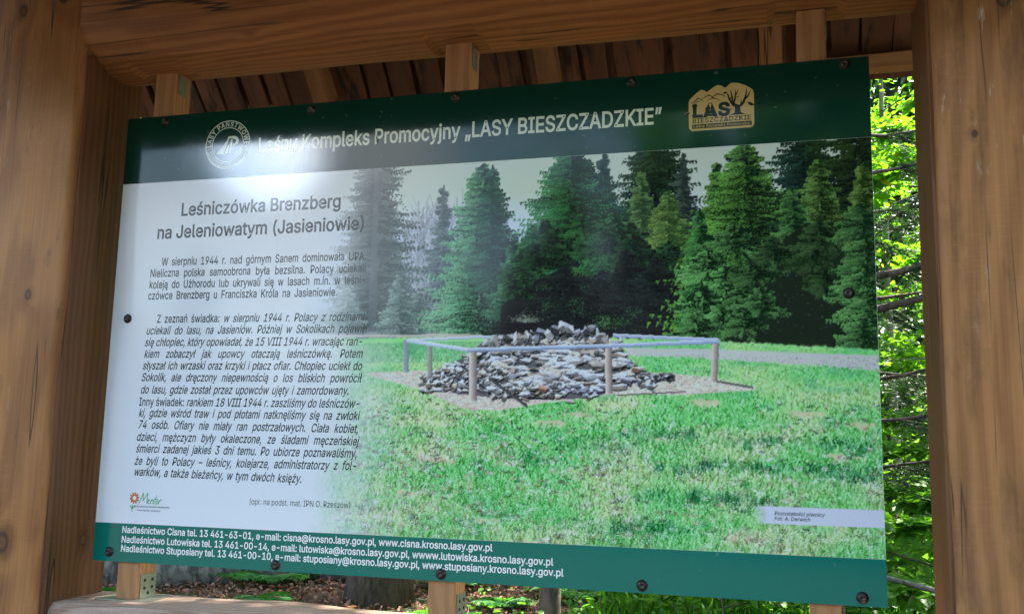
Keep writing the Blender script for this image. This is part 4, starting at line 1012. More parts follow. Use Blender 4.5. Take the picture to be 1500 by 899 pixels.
def build_print():
    gx, gy, im = paint_print()
    lin = np.where(im <= .04045, im/12.92, ((im+.055)/1.055)**2.4)*np.array((.78, .80, .86))
    nx, ny = len(gx), len(gy)
    gx = np.linspace(-.5, .9996, nx); gy = np.linspace(-.5152, .4217, ny)
    X, Z = np.meshgrid(gx, gy)
    V = np.c_[X.ravel(), np.full(X.size, -.0046), Z.ravel()]
    i, j = np.meshgrid(np.arange(ny-1), np.arange(nx-1), indexing='ij'); k = (i*nx+j).ravel()
    me = np_mesh("printed_photo", V, np.c_[k, k+1, k+nx+1, k+nx])
    at = me.color_attributes.new("ink", 'FLOAT_COLOR', 'POINT')
    at.data.foreach_set("color", np.c_[lin.reshape(-1, 3), np.ones(nx*ny)].astype(np.float32).ravel())
    link("printed_photo", me, m_print, board)
build_print()

T1 = -.00480     # depth of the printing inks, just proud of the sheets
mb = MB(); line_fit(mb, "Leśny Kompleks Promocyjny „LASY BIESZCZADZKIE”", -.577, .525, .489, .489, .0400, T1, .017); mb.build("title_lettering", m_cream, board)
mb = MB()
line_fit(mb, "Leśniczówka Brenzberg", -.805, -.317, .3235, .3205, .0350, T1, .016)
mb.build("heading_lettering", m_ink, board); mb = MB()
line_fit(mb, "na Jeleniowatym (Jasieniowie)", -.8765, -.2455, .2625, .2570, .0350, T1, .016)
mb.build("heading_lettering", m_ink, board)
BODY = [("W sierpniu 1944 r. nad górnym Sanem dominowała UPA.", -.854, -.239, .183, .178),
        ("Nieliczna polska samoobrona była bezsilna. Polacy uciekali", -.8885, -.2385, .1515, .1465),
        ("koleją do Użhorodu lub ukrywali się w lasach m.in. w leśni-", -.888, -.237, .1198, .1157),
        ("czówce Brenzberg u Franciszka Króla na Jasieniowie.", -.8895, -.3167, .0890, .0854),
        ("Z zeznań świadka: /w /sierpniu /1944 /r. /Polacy /z /rodzinami", -.8554, -.2383, .0240, .0196),
        ("/uciekali /do /lasu, /na /Jasieniów. /Później /w /Sokolikach /pojawił", -.8875, -.2368, -.0077, -.0105),
        ("/się /chłopiec, /który /opowiadał, /że /15 /VIII /1944 /r. /wracając /ran-", -.889, -.2391, -.0398, -.0440),
        ("/kiem /zobaczył /jak /upowcy /otaczają /leśniczówkę. /Potem", -.8883, -.2376, -.0718, -.0756),
        ("/słyszał /ich /wrzaski /oraz /krzyki /i /płacz /ofiar. /Chłopiec /uciekł /do", -.8898, -.238, -.1036, -.1070),
        ("/Sokolik, /ale /dręczony /niepewnością /o /los /bliskich /powrócił", -.8913, -.2384, -.1354, -.1384),
        ("/do /lasu, /gdzie /został /przez /upowców /ujęty /i /zamordowany.", -.8905, -.2709, -.1689, -.1698),
        ("Inny świadek: /rankiem /18 /VIII /1944 /r. /zaszliśmy /do /leśniczów-", -.8918, -.2391, -.2022, -.2025),
        ("/ki, /gdzie /wśród /traw /i /pod /płotami /natknęliśmy /się /na /zwłoki", -.8913, -.2395, -.2318, -.2335),
        ("/74 /osób. /Ofiary /nie /miały /ran /postrzałowych. /Ciała /kobiet,", -.8906, -.2398, -.2631, -.2661),
        ("/dzieci, /mężczyzn /były /okaleczone, /ze /śladami /męczeńskiej", -.8919, -.2383, -.2961, -.2968),
        ("/śmierci /zadanej /jakieś /3 /dni /temu. /Po /ubiorze /poznawaliśmy,", -.8912, -.2405, -.3272, -.3275),
        ("/że /byli /to /Polacy /– /leśnicy, /kolejarze, /administratorzy /z /fol-", -.8925, -.2409, -.3600, -.3581),
        ("/warków, /a /także /bieżeńcy, /w /tym /dwóch /księży.", -.892, -.3909, -.3890, -.3945)]
mb = MB()
for s, x0, x1, z0, z1 in BODY:
    line_fit(mb, s, x0, x1, z0, z1, .0216, T1, .0105, .20, xs=.725)
mb.build("body_lettering", m_inkb, board)
mb = MB(); line_fit(mb, "(opr. na podst. mat. IPN O. Rzeszów)", -.538, -.2512, -.4525, -.4525, .0150, T1, 0); mb.build("credit_lettering", m_inkb, board)
mb = MB()
line_fit(mb, "Nadleśnictwo Cisna tel. 13 461-63-01, e-mail: cisna@krosno.lasy.gov.pl, www.cisna.krosno.lasy.gov.pl", -.9144, .1207, -.5400, -.5390, .0168, T1, .016)
line_fit(mb, "Nadleśnictwo Lutowiska tel. 13 461-00-14, e-mail: lutowiska@krosno.lasy.gov.pl, wwww.lutowiska.krosno.lasy.gov.pl", -.9143, .2700, -.5645, -.5652, .0168, T1, .016)
line_fit(mb, "Nadleśnictwo Stuposiany tel. 13 461-00-10, e-mail: stuposiany@krosno.lasy.gov.pl, www.stuposiany.krosno.lasy.gov.pl", -.9141, .2948, -.5885, -.5880, .0168, T1, .016)
mb.build("contact_lettering", m_whitep, board)
mb = MB()
line_fit(mb, "Pozostałości piwnicy", .7706, .8774, -.4305, -.4305, .0080, T1, .012, .2)
line_fit(mb, "Fot. A. Derwich", .7704, .8471, -.4418, -.4418, .0080, T1, .012, .2)
mb.build("caption_lettering", m_inkb, board)

def ring(mb, cx, cz, r0, r1, y, a0=0, a1=360, n=64):
    vs = []; fs = []
    for i in range(n+1):
        a = R(a0+(a1-a0)*i/n); vs += [(cx+r0*math.cos(a), y, cz+r0*math.sin(a)), (cx+r1*math.cos(a), y, cz+r1*math.sin(a))]
    fs = [(2*i, 2*i+1, 2*i+3, 2*i+2) for i in range(n)]
    mb.add(vs, fs)
def poly(mb, pts, y): mb.add([(a, y, b) for a, b in pts], [tuple(range(len(pts)))])
def stroke(mb, pts, w, y):
    """A printed line of varying width through the points."""
    P = np.array(pts, float); W = np.full(len(P), w) if not hasattr(w, '__len__') else np.array(w)
    T = np.gradient(P, axis=0); T /= np.linalg.norm(T, axis=1)[:, None]+1e-9
    N = np.c_[-T[:, 1], T[:, 0]]
    a, b = P+N*W[:, None]/2, P-N*W[:, None]/2
    mb.add([(p[0], y, p[1]) for q in zip(a, b) for p in q], [(2*i, 2*i+1, 2*i+3, 2*i+2) for i in range(len(P)-1)])

# round white emblem of the forest service
EX, EZ = -.6705, .5170
mb = MB()
ring(mb, EX, EZ, .0670, .0694, T1); ring(mb, EX, EZ, .0475, .0495, T1)
emb = mb.build("round_emblem", m_cream, board)
mb = MB()
s = "LASY PAŃSTWOWE"; k = .0128/CAPH; tot = text_width(s, .016, .05)*k*.95; a0 = 90+math.degrees(tot/.0525)/2; cx = 0
for ch in s:
    adv, V, F = glyph(ch, .016)
    a = R(a0-math.degrees((cx+adv/2)*k*.95/.0525))
    if len(V):
        dx = (V[:, 0]-adv/2)*k*.95; dz = V[:, 1]*k
        rr = .0522+dz; pts = [(EX+q*math.cos(a)+d*math.sin(a), EZ+q*math.sin(a)-d*math.cos(a)) for q, d in zip(rr, dx)]
        mb.add([(p[0], T1, p[1]) for p in pts], F)
    cx += adv+.05
mb.build("emblem_lettering", m_cream, emb)
mb = MB()
for r in (.0520, .0553, .0586, .0619, .0645): ring(mb, EX, EZ, r, r+.0013, T1-.0002, 196, 344)
ring(mb, EX-.0548, EZ-.0180, .0078, .0092, T1-.0004, 60, 260, 12); ring(mb, EX+.0548, EZ-.0180, .0078, .0092, T1-.0004, -80, 120, 12)
mb.build("emblem_ornament", m_cream, emb)
mb = MB()   # leaning tree and the letter P of the emblem
poly(mb, [(EX-.0375, EZ-.0260), (EX-.0130, EZ-.0010), (EX-.0100, EZ+.0040), (EX-.0040, EZ+.0110), (EX+.0010, EZ+.0235), (EX+.0065, EZ+.0235), (EX+.0010, EZ+.0100), (EX-.0020, EZ-.0020), (EX-.0110, EZ-.0260)], T1)
poly(mb, [(EX-.0085, EZ-.0260), (EX+.0005, EZ-.0020), (EX+.0060, EZ-.0020), (EX+.0025, EZ-.0260)], T1)
poly(mb, [(EX+.0045, EZ-.0260), (EX+.0080, EZ+.0020), (EX+.0090, EZ+.0140), (EX+.0150, EZ+.0140), (EX+.0140, EZ-.0020), (EX+.0120, EZ-.0260)], T1)
ring(mb, EX+.0190, EZ+.0085, .0068, .0150, T1-.0002, -105, 120, 20)
poly(mb, [(EX+.0035, EZ+.0172), (EX+.0060, EZ+.0238), (EX+.0190, EZ+.0238), (EX+.0190, EZ+.0168)], T1-.0003)
mb.build("emblem_tree", m_cream, emb)

# ochre emblem with hills, a bare tree and the forest's name
lx, lz = .5835, .4640
out = [(.006, .008), (.009, .003), (.014, .000), (.150, .000), (.156, .003), (.1585, .008), (.1585, .0830), (.156, .092), (.149, .0985), (.139, .1045), (.122, .1120), (.106, .1135), (.099, .1075), (.092, .1020),
       (.083, .1085), (.074, .1110), (.065, .1065), (.055, .0990), (.048, .0950), (.043, .1000), (.035, .1020), (.026, .0960), (.014, .0850), (.0070, .0780), (.0055, .0700), (.0055, .0490), (-.004, .0440), (.0055, .0410)]
mb = MB(); mb.add([(lx+a, -.0048, lz+b) for a, b in out], [tuple(range(len(out)))])
lg = mb.build("ochre_emblem", m_gold, board)
T2 = -.0050
mb = MB()
def slab_text(mb, s, x, z, cap, width, bold, serif):
    xs = width/(text_width(s, bold, .05)*cap/CAPH)
    put_text(mb, s, x, z, cap, xs, T2, bold, 0, .05)
    k = cap/CAPH; cx = 0
    for ch in s:
        adv = glyph(ch, bold)[0]
        if ch in 'LAIEBKD':
            for zz in ((0,) if ch in 'A' else (0, cap-serif)):
                a = x+(cx-.01)*xs*k; poly(mb, [(a, z+zz), (a+(adv*.5 if ch in 'LEBKD' else adv)*xs*k, z+zz), (a+(adv*.5 if ch in 'LEBKD' else adv)*xs*k, z+zz+serif), (a, z+zz+serif)], T2-.0003)
        cx += adv+.05
slab_text(mb, "LAS", lx+.0140, lz+.0345, .0305, .0920, .040, .0055)
slab_text(mb, "BIESZCZADZKIE", lx+.0140, lz+.0195, .0110, .1385, .012, .0016)
mb.build("emblem_lettering", m_logo, lg)
mb = MB(); poly(mb, [(lx+.0135, lz+.0055), (lx+.1525, lz+.0055), (lx+.1525, lz+.0160), (lx+.0135, lz+.0160)], T2); mb.build("emblem_bar", m_logo, lg)
mb = MB(); line_fit(mb, "Leśny Kompleks Promocyjny", lx+.0165, lx+.1495, lz+.0078, lz+.0078, .0062, T2-.0005, .012); mb.build("emblem_lettering", m_gold, lg)
mb = MB()
def q(a, b): return (lx+a, lz+b)
poly(mb, [q(.098, .0335), q(.140, .0335), q(.131, .0365), q(.1275, .040), q(.1265, .050), q(.129, .058), q(.123, .0575), q(.1175, .060), q(.1105, .064), q(.1135, .056), q(.1145, .046), q(.1130, .038), q(.107, .0355)], T2)
for pts, w in (([q(.113, .055), q(.106, .064), q(.101, .073), q(.0985, .084), q(.096, .088)], (.006, .005, .004, .003, .001)),
               ([q(.108, .064), q(.1085, .075), q(.1065, .086), q(.104, .096)], (.004, .004, .003, .001)),
               ([q(.111, .062), q(.115, .074), q(.116, .084), q(.1155, .095)], (.005, .004, .003, .001)),
               ([q(.117, .083), q(.121, .090), q(.121, .094)], (.003, .002, .001)),
               ([q(.127, .055), q(.134, .062), q(.138, .074), q(.141, .085), q(.1415, .097)], (.006, .006, .004, .003, .001)),
               ([q(.138, .070), q(.146, .080), q(.1505, .090)], (.004, .003, .001)), ([q(.128, .060), q(.130, .070)], (.003, .001)), ([q(.103, .070), q(.1055, .079)], (.003, .001))):
    stroke(mb, pts, w, T2-.0003)
mb.build("emblem_tree", m_logo, lg)
mb = MB()
for pts, w in (([q(.012, .069), q(.020, .074), q(.028, .0815), (lx+.034, lz+.078), q(.040, .073)], (.001, .002, .003, .002, .001)),
               ([q(.018, .068), q(.027, .073), q(.033, .072)], (.001, .002, .001)),
               ([q(.036, .078), q(.046, .0835), q(.054, .087), q(.062, .082), q(.066, .079)], (.001, .002, .003, .002, .001)),
               ([q(.058, .078), q(.067, .085), q(.074, .0885), q(.084, .086), q(.092, .080)], (.001, .002, .003, .002, .001)),
               ([q(.050, .074), q(.060, .079), q(.070, .077), q(.079, .072)], (.001, .002, .002, .001))):
    mb = MB(); stroke(mb, pts, w, T2); mb.build("emblem_hill", m_logo, lg)
for a, b, s, t in ((.0920, .0895, .006, .3), (.151, .0575, .009, -.5), (.0475, .0535, .006, 1.2), (.003, .0437, .007, .4), (.103, .0475, .004, .3), (.121, .077, .003, 0)):
    c_, s_ = math.cos(t), math.sin(t)
    mb = MB(); poly(mb, [q(a+x*c_*s-z*s_*s, b+x*s_*s+z*c_*s) for x, z in ((-1, 0), (-.3, .42), (.5, .3), (1, 0), (.4, -.4), (-.4, -.38))][::1], T2-.0006); mb.build("emblem_leaf", m_logo, lg)

# small flower mark of the sign maker
mb = MB(); fx, fz = -.8830, -.4480
for k_ in range(10):
    a = R(k_*36+8); c_, s_ = math.cos(a), math.sin(a)
    poly(mb, [(fx+u*c_-v*s_, fz+u*s_+v*c_) for u, v in ((.0055, -.0018), (.0120, -.0030), (.0152, -.0012), (.0152, .0012), (.0120, .0030), (.0055, .0018))], T1)
mark = mb.build("flower_mark", m_orange, board)
mb = MB()
stroke(mb, [(fx-.004, fz-.0175), (fx-.0050, fz-.0260), (fx-.0045, fz-.0355)], (.0022, .0028, .0020), T1)
stroke(mb, [(fx-.0045, fz-.0300), (fx-.0100, fz-.0210), (fx-.0145, fz-.0205)], (.002, .0035, .001), T1-.0003)
stroke(mb, [(fx-.0042, fz-.0280), (fx+.0020, fz-.0200), (fx+.0090, fz-.0195)], (.002, .0035, .001), T1-.0003)
mb.build("flower_stem", m_leafg, mark)
mb = MB()
S = [  # handwritten word, drawn stroke by stroke
    [(0, 0), (.006, .016), (.010, .0295), (.0112, .018), (.0125, .008), (.019, .021), (.0235, .0300), (.0240, .018), (.0245, .002)],
    [(.0265, .006), (.0315, .0095), (.0315, .0125), (.0285, .012), (.0272, .006), (.029, .001), (.034, .003)],
    [(.0355, .001), (.0375, .0125), (.0380, .009), (.0420, .013), (.0435, .010), (.0432, .001)],
    [(.0460, .0), (.0485, .012), (.0510, .0230)], [(.0455, .0135), (.0545, .0150)],
    [(.0550, .0115), (.0520, .008), (.0525, .002), (.0560, .001), (.0585, .006), (.0570, .011), (.0550, .0115)],
    [(.0600, .001), (.0620, .0120), (.0625, .009), (.0660, .0135), (.0680, .0125)]]
for st_ in S:
    P = np.array(st_); t = np.linspace(0, len(P)-1, len(P)*5); P2 = np.c_[np.interp(t, range(len(P)), P[:, 0]), np.interp(t, range(len(P)), P[:, 1])]
    stroke(mb, [(fx+.0135+a*1.02+b*.12, fz-.0150+b) for a, b in P2], .0021, T1)
mb.build("mark_lettering", m_leafg, mark)
mb = MB()
line_fit(mb, "przyrodnicze ścieżki edukacyjne", fx+.002, fx+.109, fz-.0235, fz-.0235, .0052, T1, .004, .3)
line_fit(mb, "www.mentor-polska.pl", fx+.010, fx+.082, fz-.0330, fz-.0330, .0046, T1, .004, .2)
mb.build("mark_lettering", m_ink, mark)

# bolts through the board
def bolt_mesh():
    mb = MB(); n = 20; prof = [(.0125, 0), (.0128, -.0014), (.0098, -.0020), (.0096, -.0045), (.0080, -.0068), (.0048, -.0080), (.0040, -.0066), (0.0008, -.0060)]
    vs = [(r*math.cos(2*math.pi*k/n), y, r*math.sin(2*math.pi*k/n)) for r, y in prof for k in range(n)]
    fs = [(i*n+k, i*n+(k+1) % n, (i+1)*n+(k+1) % n, (i+1)*n+k) for i in range(len(prof)-1) for k in range(n)]
    fs.append(tuple((len(prof)-1)*n+k for k in range(n)))
    return mb.add(vs, fs).mesh("bolt", True)
bm_ = bolt_mesh()
for (x, z) in ((-.878, .5975), (-.420, .5965), (-.008, .597), (.4495, .5985), (.947, .6005), (-.949, .037), (.941, .0622), (-.948, -.5905), (-.4517, -.600), (-.007, -.5985), (.478, -.598), (.950, -.597)):
    link("bolt", bm_, m_iron, board, (x, -.0050, z))

# ------------------------------------------------------------------ forest
def leaves(P, N, size, seed=0, aspect=.62, fold=.25, jit=.35, D=None):
    """Leaf-shaped faces at points P whose blades face N; each leaf is two folded quads."""
    r = np.random.default_rng(seed); n = len(P)
    N = N+r.normal(0, jit, (n, 3)); N /= np.linalg.norm(N, axis=1)[:, None]+1e-9
    if D is None: D = r.normal(0, 1, (n, 3))
    T = D-(D*N).sum(1)[:, None]*N; T /= np.linalg.norm(T, axis=1)[:, None]+1e-9
    B = np.cross(N, T)
    s = (np.asarray(size)*r.uniform(.65, 1.25, n))[:, None]
    w = s*aspect*.5
    up_ = N*s*fold*.3
    b = P; t = P+T*s-N*s*.10
    r1 = P+T*s*.28+B*w*.86+up_; r2 = P+T*s*.66+B*w*.80+up_*.8
    l1 = P+T*s*.28-B*w*.86+up_; l2 = P+T*s*.66-B*w*.80+up_*.8
    V = np.stack([b, r1, r2, t, l2, l1], 1).reshape(-1, 3)
    k = np.arange(n)[:, None]*6
    F = np.concatenate([k+np.array([[0, 1, 2, 3]]), k+np.array([[0, 3, 4, 5]])], 1).reshape(-1, 4)
    return V, F

def cat_mesh(name, VF):
    Vs, Fs, n = [], [], 0
    for V, F in VF:
        Vs.append(V); Fs.append(F+n); n += len(V)
    return np_mesh(name, np.concatenate(Vs), np.concatenate(Fs))

m_beech = leaf_mat("beech_leaf", (.065, .175, .016), (.165, .345, .030), .56, yellow=.015)
m_hazel = leaf_mat("hazel_leaf", (.055, .165, .022), (.125, .300, .034), .48)
m_dark = leaf_mat("shade_leaf", (.018, .060, .014), (.045, .115, .022), .35)
m_fern = leaf_mat("fern_frond", (.035, .150, .045), (.090, .260, .065), .42)
m_needle = leaf_mat("spruce_needle", (.010, .034, .016), (.026, .070, .024), .25, .4)
m_litter = leaf_mat("dry_leaf", (.11, .046, .032), (.40, .205, .140), .12, .7)
m_bark = bark_mat("spruce_bark", (.028, .021, .017), (.125, .095, .074), 16, 5)
m_bark_b = bark_mat("beech_bark", (.10, .095, .085), (.23, .22, .20), 6, 9, .35, .006)
m_bark_p = bark_mat("pale_bark", (.085, .08, .07), (.22, .21, .185), 9, 5, .35, .006)
m_bark_log = bark_mat("lichen_bark", (.055, .050, .045), (.30, .29, .26), 13, 6, 1.0, .035)
m_twig = plain("twig_bark", (.10, .085, .065), .8, vary=.4, scale=40)

def trunk_mb(mb, base, h, r0, lean=(0, 0), flare=1.5, seed=0, n=14, seg=18):
    r = np.random.default_rng(seed); pts = []; rad = []
    for i in range(seg+1):
        t = i/seg
        pts.append((base[0]+lean[0]*t+.02*math.sin(5*t+seed), base[1]+lean[1]*t, base[2]-.15+h*t))
        rad.append(r0*(1-.86*t)*(1+(flare-1)*math.exp(-t*h/.35)))
    mb.tube(pts, rad, n); return np.array(pts), np.array(rad)

def deciduous(name, label, x, y, h, r0, crown_lo, rx, n_leaf, leaf, mat, bark, seed, group=None, n_limb=22, lean=(0, 0), cat="tree"):
    r = np.random.default_rng(seed); z = float(gz(x, y))
    root = tag(empty(name, (x, y, z)), label, cat, group)
    mb = MB(); pts, rad = trunk_mb(mb, (0, 0, 0), h, r0, lean, 1.35, seed)
    VF = []
    tw_p, tw_n = [], []
    for k in range(n_limb):
        t = crown_lo+(1-crown_lo)*(k+.5)/n_limb
        i = t*(len(pts)-1); p0 = np.array([np.interp(i, range(len(pts)), pts[:, a]) for a in range(3)])
        az = k*2.4+r.uniform(-.5, .5); L = rx*(1.05-.75*max(0, (t-crown_lo)/(1-crown_lo))**1.4)*r.uniform(.7, 1.1)
        d = np.array((math.cos(az), math.sin(az), r.uniform(.05, .5)))
        s = np.linspace(0, 1, 8)[:, None]
        br = p0+d*L*s+np.array((0, 0, -.22*L))*s**2+r.normal(0, .02*L, (8, 3))*s
        mb.tube(br, np.linspace(max(.006, .32*np.interp(i, range(len(rad)), rad)), .004, 8), 6)
        for j in range(7):          # twigs, leaf layers spread flat along them
            q0 = br[r.integers(2, 8)]; a2 = az+r.uniform(-1.3, 1.3); l2 = L*r.uniform(.2, .5)
            e = np.array((math.cos(a2), math.sin(a2), r.uniform(-.25, .3)))
            m = max(4, int(n_leaf/(n_limb*7)))
            u = r.random((m, 1))**.7
            P = q0+e*l2*u+r.normal(0, .5, (m, 3))*np.array((.26, .26, .10))*l2+np.array((0, 0, -.15*l2))*u*u
            tw_p.append(P); tw_n.append(np.tile((0.12*math.cos(a2), .12*math.sin(a2), 1.0), (m, 1)))
    mb.build("trunk", bark, root, smooth=True)
    V, F = leaves(np.concatenate(tw_p), np.concatenate(tw_n), leaf, seed, jit=.42)
    link("crown", np_mesh("crown", V, F), mat, root)
    return root

def needle_spray(P0, D, L, r, n_tw=9, needle=.022, dens=1.0):
    """A flat spruce spray: side twigs with thin needle blades; returns blade arrays and the twig lines."""
    V = []; lines = []
    D = D/np.linalg.norm(D); side = np.cross(D, (0, 0, 1.0)); side /= np.linalg.norm(side)+1e-9
    for k in range(n_tw*2):
        s = (k//2+.6)/n_tw; sg = 1 if k % 2 else -1
        q0 = P0+D*L*s+np.array((0, 0, -.10*L*s*s)); l = L*.42*(1.05-s)*r.uniform(.7, 1.2)+.03
        d = D*.75+side*sg*.75+np.array((0, 0, -.28+r.normal(0, .12))); d /= np.linalg.norm(d)
        lines.append((q0, q0+d*l))
        m = max(4, int(l/.0055*dens))
        u = np.linspace(.05, 1, m)[:, None]; c = q0+d*l*u
        a = r.uniform(0, 6.28, m)
        s2 = np.cross(d, (0, 0, 1.0)); s2 /= np.linalg.norm(s2)+1e-9; u2 = np.cross(s2, d)
        nd = d*.7+(np.cos(a)[:, None]*s2+.6*np.abs(np.sin(a))[:, None]*u2)*.9
        nd /= np.linalg.norm(nd, axis=1)[:, None]
        wv = np.cross(nd, r.normal(0, 1, (m, 3))); wv /= np.linalg.norm(wv, axis=1)[:, None]+1e-9
        tip = c+nd*needle; w = wv*.0016
        V.append(np.stack([c-w, c+w, tip+w*.6, tip-w*.6], 1).reshape(-1, 3))
    return np.concatenate(V), lines

def spruce_tree(name, label, x, y, h, r0, seed, limbs, group=None, far=False, n_far=5000, rx=2.4, lo=.2):
    r = np.random.default_rng(seed); z = float(gz(x, y))
    root = tag(empty(name, (x, y, z)), label, "tree", group)
    mb = MB(); pts, rad = trunk_mb(mb, (0, 0, 0), h, r0, (r.normal(0, .1), r.normal(0, .1)), 1.55, seed)
    Vs = []
    for (zl, az, L, el, green) in limbs:
        p0 = np.array((np.interp(zl, pts[:, 2], pts[:, 0]), np.interp(zl, pts[:, 2], pts[:, 1]), zl))
        d = np.array((math.cos(az), math.sin(az), el)); s = np.linspace(0, 1, 9)[:, None]
        br = p0+d*L*s+np.array((0, 0, .10*L))*s**2.5+r.normal(0, .012*L, (9, 3))*s
        mb.tube(br, np.linspace((.005+.0045*L)*(1.9 if green < .55 else 1.0), .0025, 9), 7)
        for j in range(int(34*green)):
            i = r.integers(2, 9); q0 = br[i]; sg = r.choice((-1, 1)); a2 = az+sg*r.uniform(.3, 1.1)
            dd = np.array((math.cos(a2), math.sin(a2), r.uniform(-.45, .1)))
            V, ln = needle_spray(q0, dd, r.uniform(.25, .6)*min(1, L), r)
            Vs.append(V)
            mb.tube([q0, q0+dd/np.linalg.norm(dd)*.3], (.003, .0012), 4)
        for j in range(4):
            i = r.integers(3, 9); a2 = az+r.uniform(-1.0, 1.0)
            mb.tube([br[i], br[i]+np.array((math.cos(a2), math.sin(a2), r.uniform(-.5, .3)))*r.uniform(.1, .35)], (.0035, .001), 4)
    mb.build("trunk", m_bark, root, smooth=True)
    VF = []
    if Vs:
        V = np.concatenate(Vs); VF.append((V, np.arange(len(V)).reshape(-1, 4)))
    # the rest of the crown, higher up: drooping fans
    t = np.sort(r.random(n_far)); zz = h*(lo+(1-lo)*t); az = r.uniform(0, 6.28, n_far); tier = np.sin(zz*7+az*2)*.18
    rr = rx*(1-t)**.8*(r.random(n_far)**.5)*(1+tier)
    P = np.c_[rr*np.cos(az), rr*np.sin(az), zz-.32*rr]
    N = np.c_[.5*np.cos(az), .5*np.sin(az), np.ones(n_far)]
    D = np.c_[np.cos(az), np.sin(az), np.full(n_far, -.5)]+r.normal(0, .35, (n_far, 3))
    VF.append(leaves(P, N, .34, seed, .28, .4, .4, D))
    link("crown", cat_mesh("crown", VF), m_needle, root)
    return root

# trees seen right behind the board
spruce_tree("spruce_tree", "dark spruce trunk standing in leaf litter under the middle of the board", -2.55, 5.55, 17, .21, 3, [], n_far=4500, rx=2.6, lo=.34)
spruce_tree("spruce_tree", "slim dark conifer stem with a broken side twig below the board", -.72, 4.2, 9, .070, 5, [(1.18+.02, .18, .75, .10, 0)], n_far=2600, rx=1.3, lo=.42)
limbs = []
rl = np.random.default_rng(8)
for zl, az, L, el, g in ((3.30, .30, 1.7, .02, 1.6), (3.02, -.1, 1.8, .10, 1.7), (2.80, .35, 1.6, .16, 1.2), (2.40, .10, 1.9, .24, .5), (2.33, .55, 1.7, .12, .7), (2.22, -.05, 2.0, .20, .3),
                        (1.98, .75, 1.6, -.04, 1.3), (1.86, .2, 1.8, .16, .8), (1.66, -.35, 1.6, .05, 1.0), (1.40, .35, 1.5, .10, .9), (1.05, .6, 1.4, .22, .6)):
    limbs.append((zl-.12, az, L, el, g))
for k in range(16): limbs.append((rl.uniform(1.2, 5.2), rl.uniform(1.2, 5.4), rl.uniform(1.0, 1.9), rl.uniform(-.1, .1), .7))
spruce_tree("spruce_tree", "spruce with bare drooping branches reaching into the gap right of the board", 1.0, 3.3, 12, .072, 9, limbs, n_far=2600, rx=1.9, lo=.42)
deciduous("birch_tree", "slender pale trunk in the greenery right of the board", 1.96, 9.6, 8, .062, .35, 2.0, 5000, .085, m_beech, m_bark_p, 21)
# leafy beeches that fill the gap on the right
deciduous("beech_tree", "leafy young beech glowing bright green beside the right post", 2.35, 6.4, 5.0, .040, .06, 1.9, 9500, .098, m_beech, m_bark_b, 31, n_limb=30)
deciduous("beech_tree", "young beech with sunlit leaves behind the spruce branches", 1.3, 8.2, 6.0, .045, .08, 2.2, 11000, .10, m_beech, m_bark_b, 33, n_limb=30)
deciduous("hazel_bush", "low bush of large bright leaves at the board's lower right corner", 1.62, 3.3, 1.35, .014, .2, .85, 1500, .105, m_hazel, m_twig, 41, n_limb=15, cat="bush")
deciduous("hazel_bush", "bush of mid green leaves below the pale trunk", 1.9, 5.0, 1.9, .018, .12, 1.1, 3600, .085, m_hazel, m_twig, 43, n_limb=16, cat="bush")
deciduous("beech_sapling", "thin sapling in the undergrowth below the board's right half", .35, 4.7, 1.05, .012, .2, .7, 900, .075, m_hazel, m_twig, 45, n_limb=12, cat="sapling")

# other trees of the wood behind, mostly hidden by the board
rt_ = np.random.default_rng(77)
spots = [(-6.5, 8.0, 0), (-4.2, 9.8, 1), (-1.2, 10.5, 0), (9.5, 3.2, 1), (7.5, 8.5, 0), (6.9, 16.0, 1), (.2, 14.5, 1), (-8.5, 12.5, 1), (2.6, 16.0, 0), (-3.5, 15.0, 0), (7.2, 12.0, 1), (-10, 7.0, 0)]
for k, (x, y, kind) in enumerate(spots):
    if kind: deciduous("beech_tree", "leafy tree of the wood behind the shelter", x, y, 12+rt_.uniform(-2, 3), .15, .18, 3.2, 9000, .13, m_beech, m_bark_b, 100+k, "trees of the wood behind the shelter", 26)
    else: spruce_tree("spruce_tree", "spruce of the wood behind the shelter", x, y, 16+rt_.uniform(-2, 3), .2, 100+k, [], "spruces of the wood behind the shelter", n_far=7000, rx=2.7, lo=.12)

deciduous("beech_tree", "unseen beech added right of the shelter to shade the ground in front", 5.2, .9, 14, .22, .42, 4.8, 9000, .15, m_beech, m_bark_b, 130, "unseen beeches added to shade the ground in front", 30)  # this pair is out of view, added to shade the ground before the board
deciduous("beech_tree", "unseen beech added left of the shelter to shade the ground in front", -6.0, 1.6, 13, .2, .42, 4.2, 8000, .15, m_beech, m_bark_b, 131, "unseen beeches added to shade the ground in front", 30)

# distant wood, one leafy mass
def distant_wood():
    r = np.random.default_rng(5); n = 110000
    cl = 1300; cx = r.uniform(-30, 30, cl); cy = r.uniform(19, 35, cl); cz = r.uniform(0, 1, cl)**1.2*15
    k = r.integers(0, cl, n)
    P = np.c_[cx[k], cy[k], cz[k]]+r.normal(0, 1, (n, 3))*np.array((1.1, 1.1, .55))
    P[:, 2] = np.maximum(P[:, 2], .2)+gz(P[:, 0], P[:, 1])
    V, F = leaves(P, np.tile((0, -.25, 1.0), (n, 1)), .36, 5, .75, .3, .6)
    tag(link("distant_wood", np_mesh("distant_wood", V, F), m_beech), "leafy green wood in the distance behind the board", "wood", kind="stuff")
distant_wood()

